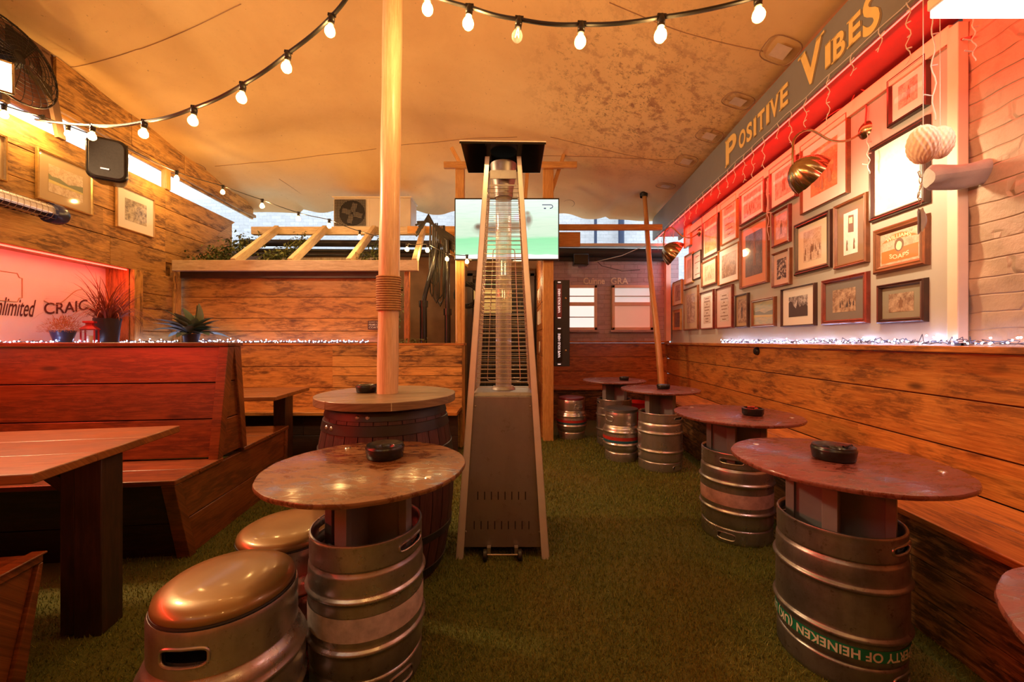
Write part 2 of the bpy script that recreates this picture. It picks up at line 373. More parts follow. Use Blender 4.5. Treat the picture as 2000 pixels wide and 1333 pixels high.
    def quad(s, a, b, c, d): return s.add([a, b, c, d], [(0, 1, 2, 3)], [[(0, 0), (1, 0), (1, 1), (0, 1)]])
    def xf(s, T): s.v = [tuple(T @ Vector(p)) for p in s.v]; return s
    def build(s, name, mats, parent=None, bevel=0, smooth=35, world=False, **props):
        me = bpy.data.meshes.new(name)
        vs = s.v
        if world and parent is not None:
            I = WMX[parent.name].inverted(); vs = [tuple(I @ Vector(p)) for p in vs]
        me.from_pydata(vs, [], s.f)
        for m_ in (mats if isinstance(mats, (list, tuple)) else [mats]): me.materials.append(m_)
        ul = me.uv_layers.new(name='UVMap')
        fl = [c_ for f in s.uv for p in f for c_ in p]; ul.data.foreach_set('uv', fl)
        if isinstance(mats, (list, tuple)): me.polygons.foreach_set('material_index', s.mi)
        me.update()
        if smooth:
            me.shade_smooth()
            try: me.set_sharp_from_angle(angle=math.radians(smooth))
            except Exception: pass
        o = bpy.data.objects.new(name, me); C.objects.link(o)
        if parent is not None: o.parent = parent; WMX[o.name] = WMX[parent.name]
        else: WMX[o.name] = Matrix.Identity(4)
        if bevel:
            b = o.modifiers.new('bevel', 'BEVEL'); b.width = bevel; b.segments = 2; b.limit_method = 'ANGLE'; b.angle_limit = .7
        for k, v in props.items(): o[k] = v
        return o
r_ = 1
WMX = {}
def thing(name, label, cat, loc=(0, 0, 0), rz=0, group=None, mat=None):
    o = bpy.data.objects.new(name, None); C.objects.link(o); o.empty_display_size = .1
    T = mat if mat is not None else Matrix.Translation(loc) @ Matrix.Rotation(rz, 4, 'Z')
    o.matrix_world = T; WMX[o.name] = T.copy(); o['label'] = label; o['category'] = cat
    if group: o['group'] = group
    return o
def tag(o, label, cat, group=None, kind=None):
    o['label'] = label; o['category'] = cat
    if group: o['group'] = group
    if kind: o['kind'] = kind
    return o
def struct(o): o['kind'] = 'structure'; return o
def place(o, T):
    o.matrix_world = T; WMX[o.name] = T.copy(); return o
def dup(root, T, label, group=None):
    r = root.copy(); C.objects.link(r); r.matrix_world = T; WMX[r.name] = T.copy(); r['label'] = label
    if group: r['group'] = group
    for ch in list(root.children):
        c = ch.copy(); C.objects.link(c); c.parent = r; WMX[c.name] = T
        for g_ in ch.children:
            d = g_.copy(); C.objects.link(d); d.parent = c; WMX[d.name] = T
    return r
def text(s, size, name, mat, parent, T, ext=.002, off=0.0, shear=0, world=False, fn=None, spacing=1.0, xs=1.0, align='CENTER'):
    cu = bpy.data.curves.new(name, 'FONT'); cu.body = s; cu.size = size; cu.extrude = 0 if fn else ext; cu.offset = off; cu.shear = shear
    cu.align_x = align; cu.align_y = 'CENTER'; cu.space_character = spacing; cu.resolution_u = 4
    o = bpy.data.objects.new('tmp', cu); C.objects.link(o); bpy.context.view_layer.update()
    me = bpy.data.meshes.new_from_object(o.evaluated_get(bpy.context.evaluated_depsgraph_get()))
    vs = [Vector(v.co) for v in me.vertices]; fs = [tuple(p.vertices) for p in me.polygons]
    bpy.data.objects.remove(o); bpy.data.curves.remove(cu); bpy.data.meshes.remove(me)
    g = G()
    # text lies in local x-z facing -y
    vv = [Vector((v.x*xs, -v.z, v.y)) for v in vs]
    if fn: vv = [Vector(fn(v)) for v in vv]
    g.add(vv, fs).xf(T)
    return g.build(name, mat, parent, smooth=0, world=world)
def boards(g, x0, x1, z0, z1, hs, th=.025, y=0.0, gap=.004, cuts=(), jit=.004, lenr=(1.4, 2.6), T=None):
    # horizontal boards stacked from the top down; heights hs (list, cycled)
    z = z1; k = 0
    g.box(((x0+x1)/2, y+th+.004, (z0+z1)/2), (x1-x0-.004, .004, z1-z0-.004), X=T, ax=0)
    while z > z0+.01:
        if cuts and isinstance(cuts[0], tuple): cs0 = cuts[k % len(cuts)]
        else: cs0 = cuts
        h = hs[k % len(hs)]; h = min(h, z-z0); x = x0
        cs = sorted([c for c in cs0 if x0 < c < x1]) if cuts else []
        if not cuts:
            x += random.uniform(.3, lenr[1])
            while x < x1-.3: cs.append(x); x += random.uniform(*lenr)
        xs_ = [x0]+cs+[x1]
        for a, b in zip(xs_, xs_[1:]):
            j = random.uniform(0, jit)
            g.box(((a+b)/2, y+th/2-j, z-h/2), (b-a-.002, th, h-gap), X=T, ax=0)
        z -= h; k += 1
    return g
# ================================================================= STRUCTURE
ID = Matrix.Identity(4)
MP = Matrix.Translation((2.067, 0, 0)) @ Matrix.Rotation(AR, 4, 'Z')       # plane of the grey picture panel
def rp(px, py, k=2.067):
    Y = k/((px-1000)/F-.077); return (-1.003*Y, CH-(py-667)/F*Y)
g = G(); g.quad((-5, -3, 0), (4.5, -3, 0), (4.5, 7.5, 0), (-5, 7.5, 0)); struct(g.build('floor', MT['turf']))
# turf blades: one uncountable mass
rng = np.random.default_rng(3); N = 190000
u = rng.random(N); Yb = 1.12+3.9*u**1.5
ang = rng.uniform(-1.02, 1.0, N); Xb = np.tan(ang*.9)*Yb*.95; ok = (Xb > -2.3) & (Xb < 2.0); Xb, Yb = Xb[ok], Yb[ok]; N = len(Xb)
th = rng.uniform(0, 6.283, N); hgt = rng.uniform(.008, .016, N)*(1+.15*Yb); wd = .0011*(.6+.6*Yb)
lx, ly = rng.normal(0, .006, N), rng.normal(0, .006, N)
V = np.zeros((N, 3, 3)); V[:, 0] = np.stack([Xb-wd*np.cos(th), Yb-wd*np.sin(th), 0*Xb], 1); V[:, 1] = np.stack([Xb+wd*np.cos(th), Yb+wd*np.sin(th), 0*Xb], 1)
V[:, 2] = np.stack([Xb+lx, Yb+ly, hgt], 1)
me = bpy.data.meshes.new('artificial_turf'); me.vertices.add(3*N); me.vertices.foreach_set('co', V.reshape(-1)); me.loops.add(3*N)
me.loops.foreach_set('vertex_index', np.arange(3*N, dtype=np.int32)); me.polygons.add(N); me.polygons.foreach_set('loop_start', np.arange(0, 3*N, 3, dtype=np.int32))
me.update(calc_edges=True); me.materials.append(MT['blades']); o = bpy.data.objects.new('artificial_turf', me); C.objects.link(o)
tag(o, 'short green and brown artificial grass covering the floor', 'artificial grass', kind='stuff')

# ---- left wall
HL = [.22, .237, .253, .27]
g = G(); boards(g, -2.5, 4.45, 1.92, 2.9, HL, .03, 0, .007, jit=.008, T=ML)
xe = lambda z: 4.62+(z-2.08)*1.33
z = 2.9
for h in HL:
    z0 = max(z-h, 2.08); g.prism([(4.452, z0+.003), (xe(z0), z0+.003), (xe(z), z-.003), (4.452, z-.003)], 0, .03, ML); z -= h
    if z < 2.1: break
boards(g, -2.5, 4.6, 0.02, 1.15, [.26], .03, 0, .006, T=ML)
g.box((1.0, .24, .6), (7.2, .02, 1.2), X=ML); g.box((1.6, .05, 2.4), (8.2, .03, .96), X=ML)
struct(g.build('wall_left', WD['pine'], bevel=.003))
g = G(); g.box((4.30, -.004, 1.545), (.56, .02, .76), X=ML)
for zz, h in ((1.81, .22), (1.62, .155), (1.42, .23), (1.245, .115)): g.box((4.31, -.02, zz), (.40, .02, h-.006), X=ML, ax=0)
g.box((4.055, -.02, 1.545), (.10, .045, .75), X=ML); g.box((4.56, -.03, 1.6), (.09, .06, .9), X=ML)
struct(g.build('wall_left_pilaster', WD['pine'], bevel=.003))
g = G(); g.box((.77, .235, 1.545), (6.5, .02, .77), X=ML); struct(g.build('wall_left_recess', MT['white']))
g = G(); g.box((.77, .12, 1.93), (6.5, .22, .02), X=ML); g.box((4.01, .12, 1.545), (.02, .22, .75), X=ML)
struct(g.build('trim_1', WD['pinewarm']))
g = G(); g.box((1.05, .015, 1.162), (7.1, .43, .028), X=ML); struct(g.build('trim_2', WD['pinewarm'], bevel=.003))
# high fascia and small posts in the gap of daylight
def zL(Y): return 3.864-.094*Y
g = G()
for i in range(4):
    a, b = 3.33+i*.72, 3.33+(i+1)*.72
    g.prism([(a, 3.09), (b-.006, 3.09), (b-.006, zL(b)+.02), (a, zL(a)+.02)], .02, .05, ML)
g.box((4.75, .0, 3.13), (2.9, .05, .04), X=ML)
struct(g.build('trim_3', WD['pine']))
for x_ in (3.9, 4.46): 
    g = G(); g.box((x_, .0, 3.0), (.06, .06, .22), X=ML, ax=2); struct(g.build('trim_post', WD['yellow'], bevel=.003))
g = G(); g.box((.3, .06, 3.43), (6.06, .03, .84), X=ML); struct(g.build('wall_left_upper', MT['edge']))

# ---- back left: low back wall, seat-back ledge, plank wall
g = G(); boards(g, -3.84, -1.98, .46, 1.15, [.235, .232, .225], .03, 4.4, .006, cuts=(-9,), jit=.003)
struct(g.build('wall_back_low', WD['pinemid'], bevel=.003)); g = G()
boards(g, -1.98, -.55, .46, 1.15, [.115, .12, .10, .13, .11, .12], .03, 4.392, .005, cuts=(-1.3,), jit=.006)
boards(g, -3.84, -.55, .02, .44, [.21], .03, 4.42, .006)
g.box((-.56, 4.47, .6), (.03, .14, 1.15), ax=2)
struct(g.build('wall_back_low_patched', WD['pine'], bevel=.003))
g = G(); g.box((-2.19, 4.52, 1.163), (3.32, .26, .026)); struct(g.build('trim_4', WD['pinewarm'], bevel=.003))
g = G(); boards(g, -3.92, -1.52, 1.18, 1.955, [.245, .245, .15, .14], .03, 4.64, .006, cuts=(-9,), jit=.003)
struct(g.build('wall_back_planks', WD['pinemid'], bevel=.003))
g = G(); g.box((-2.65, 4.60, 1.965), (2.5, .05, .075)); struct(g.build('shadow_board', WD['dark']))  # dark board stands in for the shade under the beam
# rear walls
g = G(); g.box((-1.9, 6.0, 1.2), (4.6, .05, 2.75)); g.box((-4.25, 5.3, 1.2), (.05, 1.6, 2.4)); struct(g.build('wall_back_rear', MT['plaster']))
g = G()
for i in range(5): g.box((-3.3+i*.31, 5.93, 2.19), (.30, .03, .5), ax=2)
struct(g.build('wall_back_panels', WD['pale']))
# doorway with dark interior
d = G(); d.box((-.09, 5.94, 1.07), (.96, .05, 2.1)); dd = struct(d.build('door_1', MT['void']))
fr = G(); fr.box((-.62, 5.9, 1.1), (.08, .06, 2.2)); fr.box((.30, 5.9, 1.1), (.06, .06, 2.2)); fr.box((-.16, 5.9, 2.2), (1.0, .06, .08)); fr.build('door_frame', WD['dark'], dd)
gb = G()
for i in range(7): gb.box((-.53+i*.13, 5.89, .95), (.014, .014, 1.7))
for i in range(4): gb.box((-.14, 5.885, .25+i*.45), (.9, .014, .02))
gb.build('door_bars', MT['darkmetal'], dd)
# ---- back right: wainscot, brick with two windows
g = G(); boards(g, .42, 2.5, .02, 1.17, [.225, .228, .23], .03, 6.4, .006, cuts=(-9,), jit=.003); struct(g.build('wall_back_right_low', WD['pinered'], bevel=.003))
g = G(); g.box((1.46, 6.42, 1.185), (2.12, .09, .03)); struct(g.build('trim_6', WD['pinewarm'], bevel=.003))
g = G(); g.box((1.4, 6.48, 1.88), (2.6, .06, 1.36)); struct(g.build('wall_back_right', MT['brickmauve']))
g = G(); g.box((2.50, 6.40, 1.85), (.075, .08, 1.30), ax=2); struct(g.build('trim_7', MT['salmon']))
def window(n, x0, x1, z0, z1, kind):
    f = G(); fw = .045; y = 6.43
    f.box(((x0+x1)/2, y, z1-fw/2), (x1-x0, .05, fw)); f.box(((x0+x1)/2, y, z0+fw/2), (x1-x0, .05, fw))
    f.box((x0+fw/2, y, (z0+z1)/2), (fw, .05, z1-z0)); f.box((x1-fw/2, y, (z0+z1)/2), (fw, .05, z1-z0))
    zm = z0+(z1-z0)*.58; f.box(((x0+x1)/2, y, zm), (x1-x0-.02, .055, .06))
    w_ = struct(f.build('window_%d' % n, MT['salmon'], bevel=.004))
    if kind: 
        p = G(); p.box(((x0+x1)/2, y+.012, (z0+zm)/2), (x1-x0-.08, .02, zm-z0-.06)); p.build('lower_board', MT['lace'], w_)
    p = G(); p.box(((x0+x1)/2, y+.015, (z1+zm)/2), (x1-x0-.08, .01, z1-zm-.06)); p.build('upper_pane', MT['frosteddim'] if kind else MT['frosted'], w_)
    if not kind: p = G(); p.box(((x0+x1)/2, y+.015, (z0+zm)/2), (x1-x0-.08, .01, zm-z0-.06)); p.build('lower_pane', MT['frosted'], w_)
    p = G(); p.box(((x0+x1)/2, y+.006, zm+(z1-zm)*.42), (x1-x0-.08, .012, .016))
    if not kind: p.box(((x0+x1)/2, y+.006, z0+(zm-z0)*.5), (x1-x0-.08, .012, .016))
    p.build('glazing_bar', MT['acgrey'], w_)
    p = G(); p.box(((x0+x1)/2, y-.02, z0-.015), (x1-x0+.06, .09, .03)); p.build('window_sill', MT['brickmauve'], w_)
window(1, .80, 1.37, 1.375, 2.10, 0); window(2, 1.61, 2.27, 1.375, 2.10, 1)
g = G(); g.tube([(.42, 6.36, 2.62), (2.5, 6.36, 2.60)], .07, 14); g.box((1.46, 6.42, 2.54), (2.1, .08, .10)); struct(g.build('trim_8', MT['blackmatt']))
g = G(); g.box((1.5, 6.38, 2.725), (2.0, .16, .045)); struct(g.build('trim_9', MT['cream'], bevel=.004))
# ---- partition beside the doorway
g = G()
for k in range(7):
    zz = .17+k*.335; g.box((.385, 5.62, zz), (.04, 1.5, .329), ax=1)
struct(g.build('wall_partition', WD['pinered'], bevel=.003))
g = G()
for i in range(4):
    t_ = [(.360, 5.0+i*.16+.06*math.cos(a), 1.80+.09*math.sin(a)) for a in [k*math.pi/6 for k in range(0, 11-(i % 2)*3)]]; g.tube(t_, .007, 6)
for i in range(4):
    g.tube([(.360, 5.0+i*.16, 1.42), (.360, 5.04+i*.16, 1.60), (.360, 5.08+i*.16, 1.44)], .007, 6)
g.tube([(.360, 5.2+.05*math.cos(a), 1.12+.07*math.sin(a)) for a in [k*math.pi/6 for k in range(12)]], .006, 6, closed=True)
o = g.build('painted_scrollwork', MT['letterpale']); tag(o, 'pale scrollwork lettering painted on the partition side beside the doorway', 'lettering')
def post(name, c, d, mat, label, cat='post', bev=.005, group=None):
    g = G(); g.box(c, d); o = g.build(name, mat, bevel=bev); return tag(o, label, cat, group)
post('timber_post', (.435, 4.81, 1.65), (.125, .10, 3.3), WD['yellow'], 'square timber post right of the screen, running down to the grass', 'post')
post('timber_post', (-.625, 4.81, 1.65), (.105, .10, 3.3), WD['yellow'], 'square timber post left of the screen, behind the low plank wall', 'post')
post('crossbar', (-.02, 4.735, 3.29), (1.58, .05, .075), WD['yellow'], 'new timber crossbar over the television', 'beam')
for a, b, lab in (((-.735, 4.85, 3.55), (-.60, 4.85, 3.30), 'short diagonal brace above the left timber post'),
             ((.66, 4.86, 3.56), (.46, 4.86, 2.95), 'long diagonal brace above the right timber post'),
             ((.20, 4.95, 3.45), (.16, 4.95, 2.9), 'thin upright batten behind the pyramid heater top')):
    g = G(); a, b = Vector(a), Vector(b); d_ = (b-a); R = d_.to_track_quat('Z', 'Y').to_matrix(); g.box((a+b)/2, (.055, .045, d_.length), R); tag(g.build('brace', WD['yellow'], bevel=.003), lab, 'brace')
# beams
post('roof_beam', (-2.05, 5.45, 2.705), (3.0, .07, .105), WD['pale'], 'horizontal roof beam under the air conditioner', 'beam')
post('roof_beam', (1.30, 5.45, 2.755), (1.5, .06, .075), WD['yellow'], 'horizontal roof beam in front of the daylight above the two windows', 'beam')
post('beam_stub', (.76, 5.5, 2.60), (.36, .05, .2), WD['yellow'], 'short timber board under the beam right of the television', 'board')
g = G(); g.prism([(-1.42, 2.76), (-.60, 2.76), (-.60, 2.2), (-.72, 2.3), (-.9, 2.42), (-1.03, 2.62), (-1.12, 2.66), (-1.42, 2.66)], 5.40, 5.44); tag(g.build('curved_brace', WD['yellow'], bevel=.003), 'arched timber brace left of the television above the black pipes', 'brace')
post('front_beam', (-2.44, 4.5, 2.05), (2.76, .06, .12), WD['pale'], 'pale white-washed beam of the lean-to frame over the back plank wall', 'beam')
rl = ('leftmost sloping rafter of the lean-to frame, ivy on both sides', 'second sloping rafter of the lean-to frame, between ivy and open dark', 'third sloping rafter of the lean-to frame, just left of the pole', 'last sloping rafter of the lean-to frame, right of the pole')
for (xa, xb), lab in zip(((-3.14, -3.19), (-2.50, -2.54), (-1.84, -1.87), (-1.10, -1.20)), rl):
    a, b = Vector((xa, 4.5, 2.09)), Vector((xb, 5.42, 2.73)); d_ = b-a; R = d_.to_track_quat('Y', 'Z').to_matrix()
    g = G(); g.box((a+b)/2, (.055, d_.length, .09), R, ax=1); tag(g.build('rafter', WD['pale'], bevel=.003), lab, 'rafter', 'rafters of the lean-to frame')
post('frame_post', (-1.21, 4.6, 1.6), (.06, .05, .86), WD['pinered'], 'slim reddish upright between the ivy and the black pipes', 'post')
# dark clutter under the lean-to
for i, (z_, y_, r0) in enumerate(((2.62, 5.75, .05), (2.52, 5.8, .03), (2.44, 5.7, .02))):
    g = G(); g.tube([(-3.9, y_, z_), (-1.0, y_, z_-.02)], r0, 10); tag(g.build('overhead_pipe', MT['darkmetal']), ('thick dark pipe under the roof beam', 'middle dark pipe under the roof beam', 'thin dark pipe lowest under the roof beam')[i], 'pipe')

# ---- right wall
g = G(); boards(g, -6.42, 2.4, .49, 1.145, [.222, .24, .222], .03, 0, .007, jit=.006, cuts=((-4.6,), (-9.,), (-2.525,)), T=MR)
struct(g.build('wall_right_low', WD['pinewarm'], bevel=.003))
g = G(); g.box((-2.0, .035, 1.16), (8.85, .15, .032), X=MR); struct(g.build('trim_10', WD['pinewarm'], bevel=.004))
g = G(); g.box((-3.83, .015, 1.975), (3.65, .03, 1.60), X=MP); g.box((-6.03, .015, 1.64), (.74, .03, .93), X=MP); struct(g.build('wall_right', MT['panel']))
g = G(); g.box((-3.83, -.012, 2.745), (3.65, .03, .09), X=MP); struct(g.build('trim_11', MT['cream'], bevel=.003))
g = G(); g.box((-1.985, -.005, 1.98), (.055, .05, 1.58), X=MP); struct(g.build('trim_12', MT['cream'], bevel=.004))
g = G(); nu, nv = 150, 60
for_b = lambda x, z: .045+.010*math.sin(x*9+3*math.sin(z*7))*math.sin(z*13+x*2)+.006*math.sin(x*31+z*17)
g.grid(lambda a, b: tuple(MP @ Vector((-1.99+a*4.3, for_b(-1.93+a*4.3, b*3.4)-.02, b*3.4))), nu, nv); struct(g.build('wall_right_brick', MT['brick'], smooth=60))
o = bpy.data.objects[ 'wall_right_brick']
g = G(); g.box((-1.4, .16, 1.62), (8.6, .03, 3.24), X=MP); g.box((-6.0, .06, 1.04), (1.2, .03, 2.1), X=MP); g.box((-6.05, .13, 3.0), (.8, .03, .35), X=MP)
struct(g.build('wall_right_core', MT['plaster']))
g = G(); g.box((-1.9, -.06, 2.83), (8.6, .32, .02), X=MR); struct(g.build('trim_13', MT['redpaint']))
g = G(); g.box((-2.05, -.247, 2.965), (8.5, .025, .35), X=MR); sb = struct(g.build('trim_14', MT['signgrey'], bevel=.003))
g = G(); g.box((-2.1, -.226, 2.80), (8.3, .012, .012), X=MR); tag(g.build('led_strip', MT['ledred']), 'glowing red strip light along the lower edge of the grey sign board', 'strip light')
# LED strip in recess
g = G(); g.box((1.0, .03, 1.912), (6.0, .012, .01), X=ML); tag(g.build('led_strip', MT['ledred']), 'glowing red strip light under the top edge of the white wall recess', 'strip light')
# enclosure behind the viewer
g = G(); boards(g, -3.5, 2.6, 0, 3.4, [.25], .03, -2.55, .005); struct(g.build('wall_front', WD['pine']))
# outside: pale brick building and sky-lit yard beyond the gaps
g = G(); g.quad((-8, 9.5, 0), (8, 9.5, 0), (8, 9.5, 4.6), (-8, 9.5, 4.6)); g.quad((-7.5, -3, 0), (-7.5, 9.5, 0), (-7.5, 9.5, 4.4), (-7.5, -3, 4.4))
struct(g.build('wall_outside', MT['brickout'], smooth=0))
for i, (x_, r0) in enumerate(((2.55, .07), (1.95, .035))):
    g = G(); g.tube([(x_, 9.3, 1.5), (x_, 9.3, 4.5)], r0, 10); tag(g.build('drainpipe', MT['potblue']), ('thick blue-grey drainpipe on the building outside the back gap', 'thin blue-grey pipe on the building outside the back gap')[i], 'pipe')

# ---- canopy
def canz(X, Y):
    XL, XR = -3.50-.077*Y, 1.74+.077*Y; t = min(max((X-XL)/(XR-XL), 0), 1); s_ = min(max((Y+2.6)/9.0, 0), 1)
    z = zL(Y)*(1-t)+3.13*t
    z += 0.60*math.sin(math.pi*t)**1.15*math.sin(math.pi*s_)**.8
    d = math.hypot(X+.65, Y-2.15); z += .75*math.exp(-d/.9)
    d = math.hypot(X-1.83, Y-5.6); z += .16*math.exp(-d/.22)
    z += .012*math.sin(5*X+3*Y)*math.sin(2.3*Y-1.7*X)*math.sin(math.pi*t)
    # tension creases running out to the edge tabs
    k = .3*math.exp(-(t*9)**2)+.5*math.exp(-((1-t)*7)**2)+math.exp(-((1-s_)*14)**2)
    ph = Y if t < .1 or t > .88 else X
    z += .035*k*math.cos(ph*2*math.pi/.85)
    return z
def canp(a, b, dz=0):
    Y = -2.6+8.95*b
    XL, XR = -3.50-.077*Y, 1.74+.077*Y
    XR += .13; XL -= .16
    Yr = Y - (.10*(abs(math.sin((XL+(XR-XL)*a)*math.pi/1.1)))*max(0, (b-.9)/.1) if b > .9 else 0)
    X = XL+(XR-XL)*a
    return (X, Yr, canz(X, Y)+dz+(.035*abs(math.sin(Y*math.pi/.85))**3*max(0, (a-.94)/.06)))
g = G(); g.grid(lambda a, b: canp(a, b), 110, 150); can = struct(g.build('ceiling', MT['canopy'], smooth=180))
def seam(p0, p1, w_=.0032, wob=.03, r0=None):
    pts = []
    for i in range(41):
        t = i/40; X = p0[0]+(p1[0]-p0[0])*t; Y = p0[1]+(p1[1]-p0[1])*t+wob*math.sin(t*math.pi); pts.append((X, Y, canz(X, Y)-.002))
    gg = G(); gg.tube(pts, w_, 6); gg.build('seam', MT['seam'], can)
def onc(px, py):   # point of the canopy under a pixel
    lo, hi = .6, 6.3
    f = lambda Y: CH-(py-667)/F*Y-canz((px-1000)/F*Y, Y)
    for k in range(200):
        Y = .6+k*5.75/199
        if f(Y) > 0: hi = Y; lo = Y-5.75/199; break
    for _ in range(30):
        mid = (lo+hi)/2
        if f(mid) > 0: hi = mid
        else: lo = mid
    return ((px-1000)/F*hi, hi)
for a, b in (((128, 132), (470, 8)), ((420, 325), (735, 291)), ((780, 284), (1010, 268)), ((1060, 305), (1320, 312)), ((1190, 5), (1490, 100)), ((640, 440), (545, 350)), ((1075, 268), (1300, 318))):
    seam(onc(*a), onc(*b))
for i, (px, py) in enumerate(((1524, 96), (1441, 195), (1385, 263), (1340, 313), (1300, 362))):
    X, Y = onc(px, py); rot = Matrix.Translation((X, Y, canz(X, Y))) @ Matrix.Rotation(-.08, 4, 'Z')
    e = .01; nx = (canz(X+e, Y)-canz(X-e, Y))/(2*e); ny = (canz(X, Y+e)-canz(X, Y-e))/(2*e)
    def pp(x, y, d): return (X+x, Y+y, canz(X, Y)+nx*x+ny*y-d)
    gg = G(); gg.tube([pp(.11*math.copysign(abs(math.cos(a))**.6, math.cos(a)), .10*math.copysign(abs(math.sin(a))**.6, math.sin(a)), .012) for a in [k*math.pi/12 for k in range(24)]], .0035, 6, closed=True)
    gg.build('reinforcement_patch', MT['seam'], can)
    gg = G(); gg.quad(pp(-.05, -.05, .02), pp(.05, -.05, .02), pp(.05, .05, .02), pp(-.05, .05, .02)); gg.build('edge_tab', MT['patchlight'], can, smooth=0)
for px, py in ((215, 212), (205, 262), (335, 318), (382, 325), (1110, 398), (1230, 410), (1090, 402)):
    X, Y = onc(px, py); gg = G()
    gg.tube([(X+.09*math.cos(a), Y+.12*math.sin(a), canz(X+.09*math.cos(a), Y+.12*math.sin(a))-.003) for a in [k*math.pi/12 for k in range(24)]], .004, 6, closed=True)
    gg.build('reinforcement_patch', MT['seam'], can)
# ================================================================= KEG TABLES AND STOOLS
def rib(z, R=.200, h=.0105): return [(R, z-.024), (R, z-.0135), (R+.0015, z-.0105), (R+h*.75, z-.006), (R+h, z), (R+h*.75, z+.006), (R+.0015, z+.0105), (R, z+.0135), (R, z+.024)]
KEGP = [(0, .035), (.172, .035), (.184, .02), (.186, .004), (.190, 0), (.195, .004), (.196, .02), (.196, .055), (.196, .078), (.1955, .083), (.190, .087), (.190, .091), (.1965, .097), (.1985, .104), (.200, .115), (.200, .14)] + rib(.184) + [(.200, .22), (.2005, .27), (.200, .31)] + rib(.352) + \
       [(.200, .40), (.1985, .424), (.197, .430), (.190, .437), (.190, .441), (.1955, .445), (.196, .45), (.196, .468), (.196, .505), (.1955, .520), (.197, .526), (.195, .5315), (.190, .5325), (.186, .529), (.184, .52), (.184, .47), (.178, .445), (0, .435)]
def inang(a, c, w_): return abs((a-c+math.pi) % (2*math.pi)-math.pi) < w_
def make_keg(parent, mat, bands=(), holes=True, rz=0, flipped=False, prof=KEGP, H=.53, hz=(.476, .500), lz=(.030, .058)):
    T = Matrix.Rotation(rz, 4, 'Z')
    def skip(a, z, r):
        if r < .17: return False
        return (inang(a, 0, .30) or inang(a, math.pi, .30)) and (hz[0] < z < hz[1])
    pr = []
    for i, p in enumerate(prof):
        if pr:
            q = pr[-1]
            for zz in (hz if p[1] > q[1] else hz[::-1]):
                if min(q[1], p[1])+.001 < zz < max(q[1], p[1])-.001:
                    t = (zz-q[1])/(p[1]-q[1]); pr.append((q[0]+(p[0]-q[0])*t, zz))
        pr.append(p)
    g = G(); g.lathe(pr, 96, T, skip=skip if holes else None)
    k = g.build('keg', mat, parent, smooth=50)
    if holes:
        R0 = [p[0] for p in pr if abs(p[1]-hz[0]) < .002]; R0 = (R0[0] if R0 else .196)
        zc, hh = (hz[0]+hz[1])/2, (hz[1]-hz[0])/2
        for c in (0, math.pi):
            pts = []; h = G()
            for i in range(28):
                t = i*2*math.pi/28; da = .33*math.copysign(abs(math.cos(t))**.45, math.cos(t)); dz = (hh+.003)*math.copysign(abs(math.sin(t))**.6, math.sin(t))
                pts.append(T @ Vector(((R0)*math.cos(c+da), (R0)*math.sin(c+da), zc+dz)))
            h.tube(pts, .0045, 8, closed=True); h.build('hand_hold_rim', mat, k)
    for z0, z1, bm, nm in bands:
        rr = max(r for r, z in prof if z0-.03 < z < z1+.03 and r < .25)
        b = G(); rp_ = [(r, z) for r, z in prof if z0 <= z <= z1]
        def rat(z):
            for (ra, za), (rb, zb) in zip(prof[6:], prof[7:]):
                if za <= z <= zb and zb > za: return ra+(rb-ra)*(z-za)/(zb-za)
            return .2
        b.lathe([(rat(z0+(z1-z0)*i/6)+.0012, z0+(z1-z0)*i/6) for i in range(7)], 96); b.build(nm, bm, k)
    return k
def keg_table(loc, label, keg, top, h=.745, R=.36, bands=(), rz=0, sup=.4, tname='keg_table', holes=True):
    t = thing(tname, label, 'table', (loc[0], loc[1], 0), 0)
    k = make_keg(t, keg, bands, holes, rz)
    g = G()
    def wob(a, kk): return .004*math.sin(a*7+loc[0])+.003*math.sin(a*17)
    n = 96; prof = [(0, h-.020), (R-.012, h-.020), (R-.002, h-.016), (R, h-.010), (R, h-.005), (R-.002, h-.001), (R-.006, h), (0, h)]
    g.lathe(prof, n, flute=wob); g.build('tabletop', top, t, smooth=40)
    g = G()
    for a in (sup, sup+math.pi/2):
        R_ = Matrix.Rotation(a, 3, 'Z'); g.box((0, 0, (.437+h-.02)/2), (.31, .022, h-.02-.437), R_)
    for a in range(4):
        an = sup+a*math.pi/2; g.box((.150*math.cos(an), .150*math.sin(an), (.437+h-.02)/2), (.03, .045, h-.02-.437), Matrix.Rotation(an, 3, 'Z'))
    g.build('support_cross', MT['supgrey'], t, bevel=.002)
    g = G()
    for a in (-.5, 2.2): g.lathe([(0, h+.003), (.010, h+.003), (.013, h)], 16, Matrix.Translation((.29*math.cos(a), .29*math.sin(a), 0)))
    g.build('screw_cap', MT['steelbright'], t)
    return t, k
tL, kL = keg_table((-.537, 1.484), 'brown round table on a steel keg with a scuffed white band, beside bronze-topped stools', MT['steel'], MT['topbrown'], bands=((.222, .300, MT['bandwhite'], 'white_band'),), rz=-.35, sup=-.2, h=.738)
t1, k1 = keg_table((1.255, 1.535), 'red-brown round table on a dark dirty keg with a green lettered band', MT['steeldark'], MT['topred'], bands=((.118, .158, MT['bandgreen'], 'green_band'),), rz=-1.1, sup=.75, h=.742)
keg_table((1.405, 2.50), 'red-brown round table on a steel keg with a pink band, second along the bench', MT['steel'], MT['topred'], bands=((.222, .300, MT['bandpink'], 'pink_band'),), rz=-2.2+math.pi, sup=.9)
keg_table((1.41, 3.80), 'red-brown round table on a plain steel keg, in front of the bamboo pole', MT['steelbright'], MT['topred'], rz=-.9, sup=.5)
keg_table((1.195, 4.66), 'red-brown round table farthest back, on a steel keg before the two windows', MT['steel'], MT['topred'], rz=0, sup=.6)
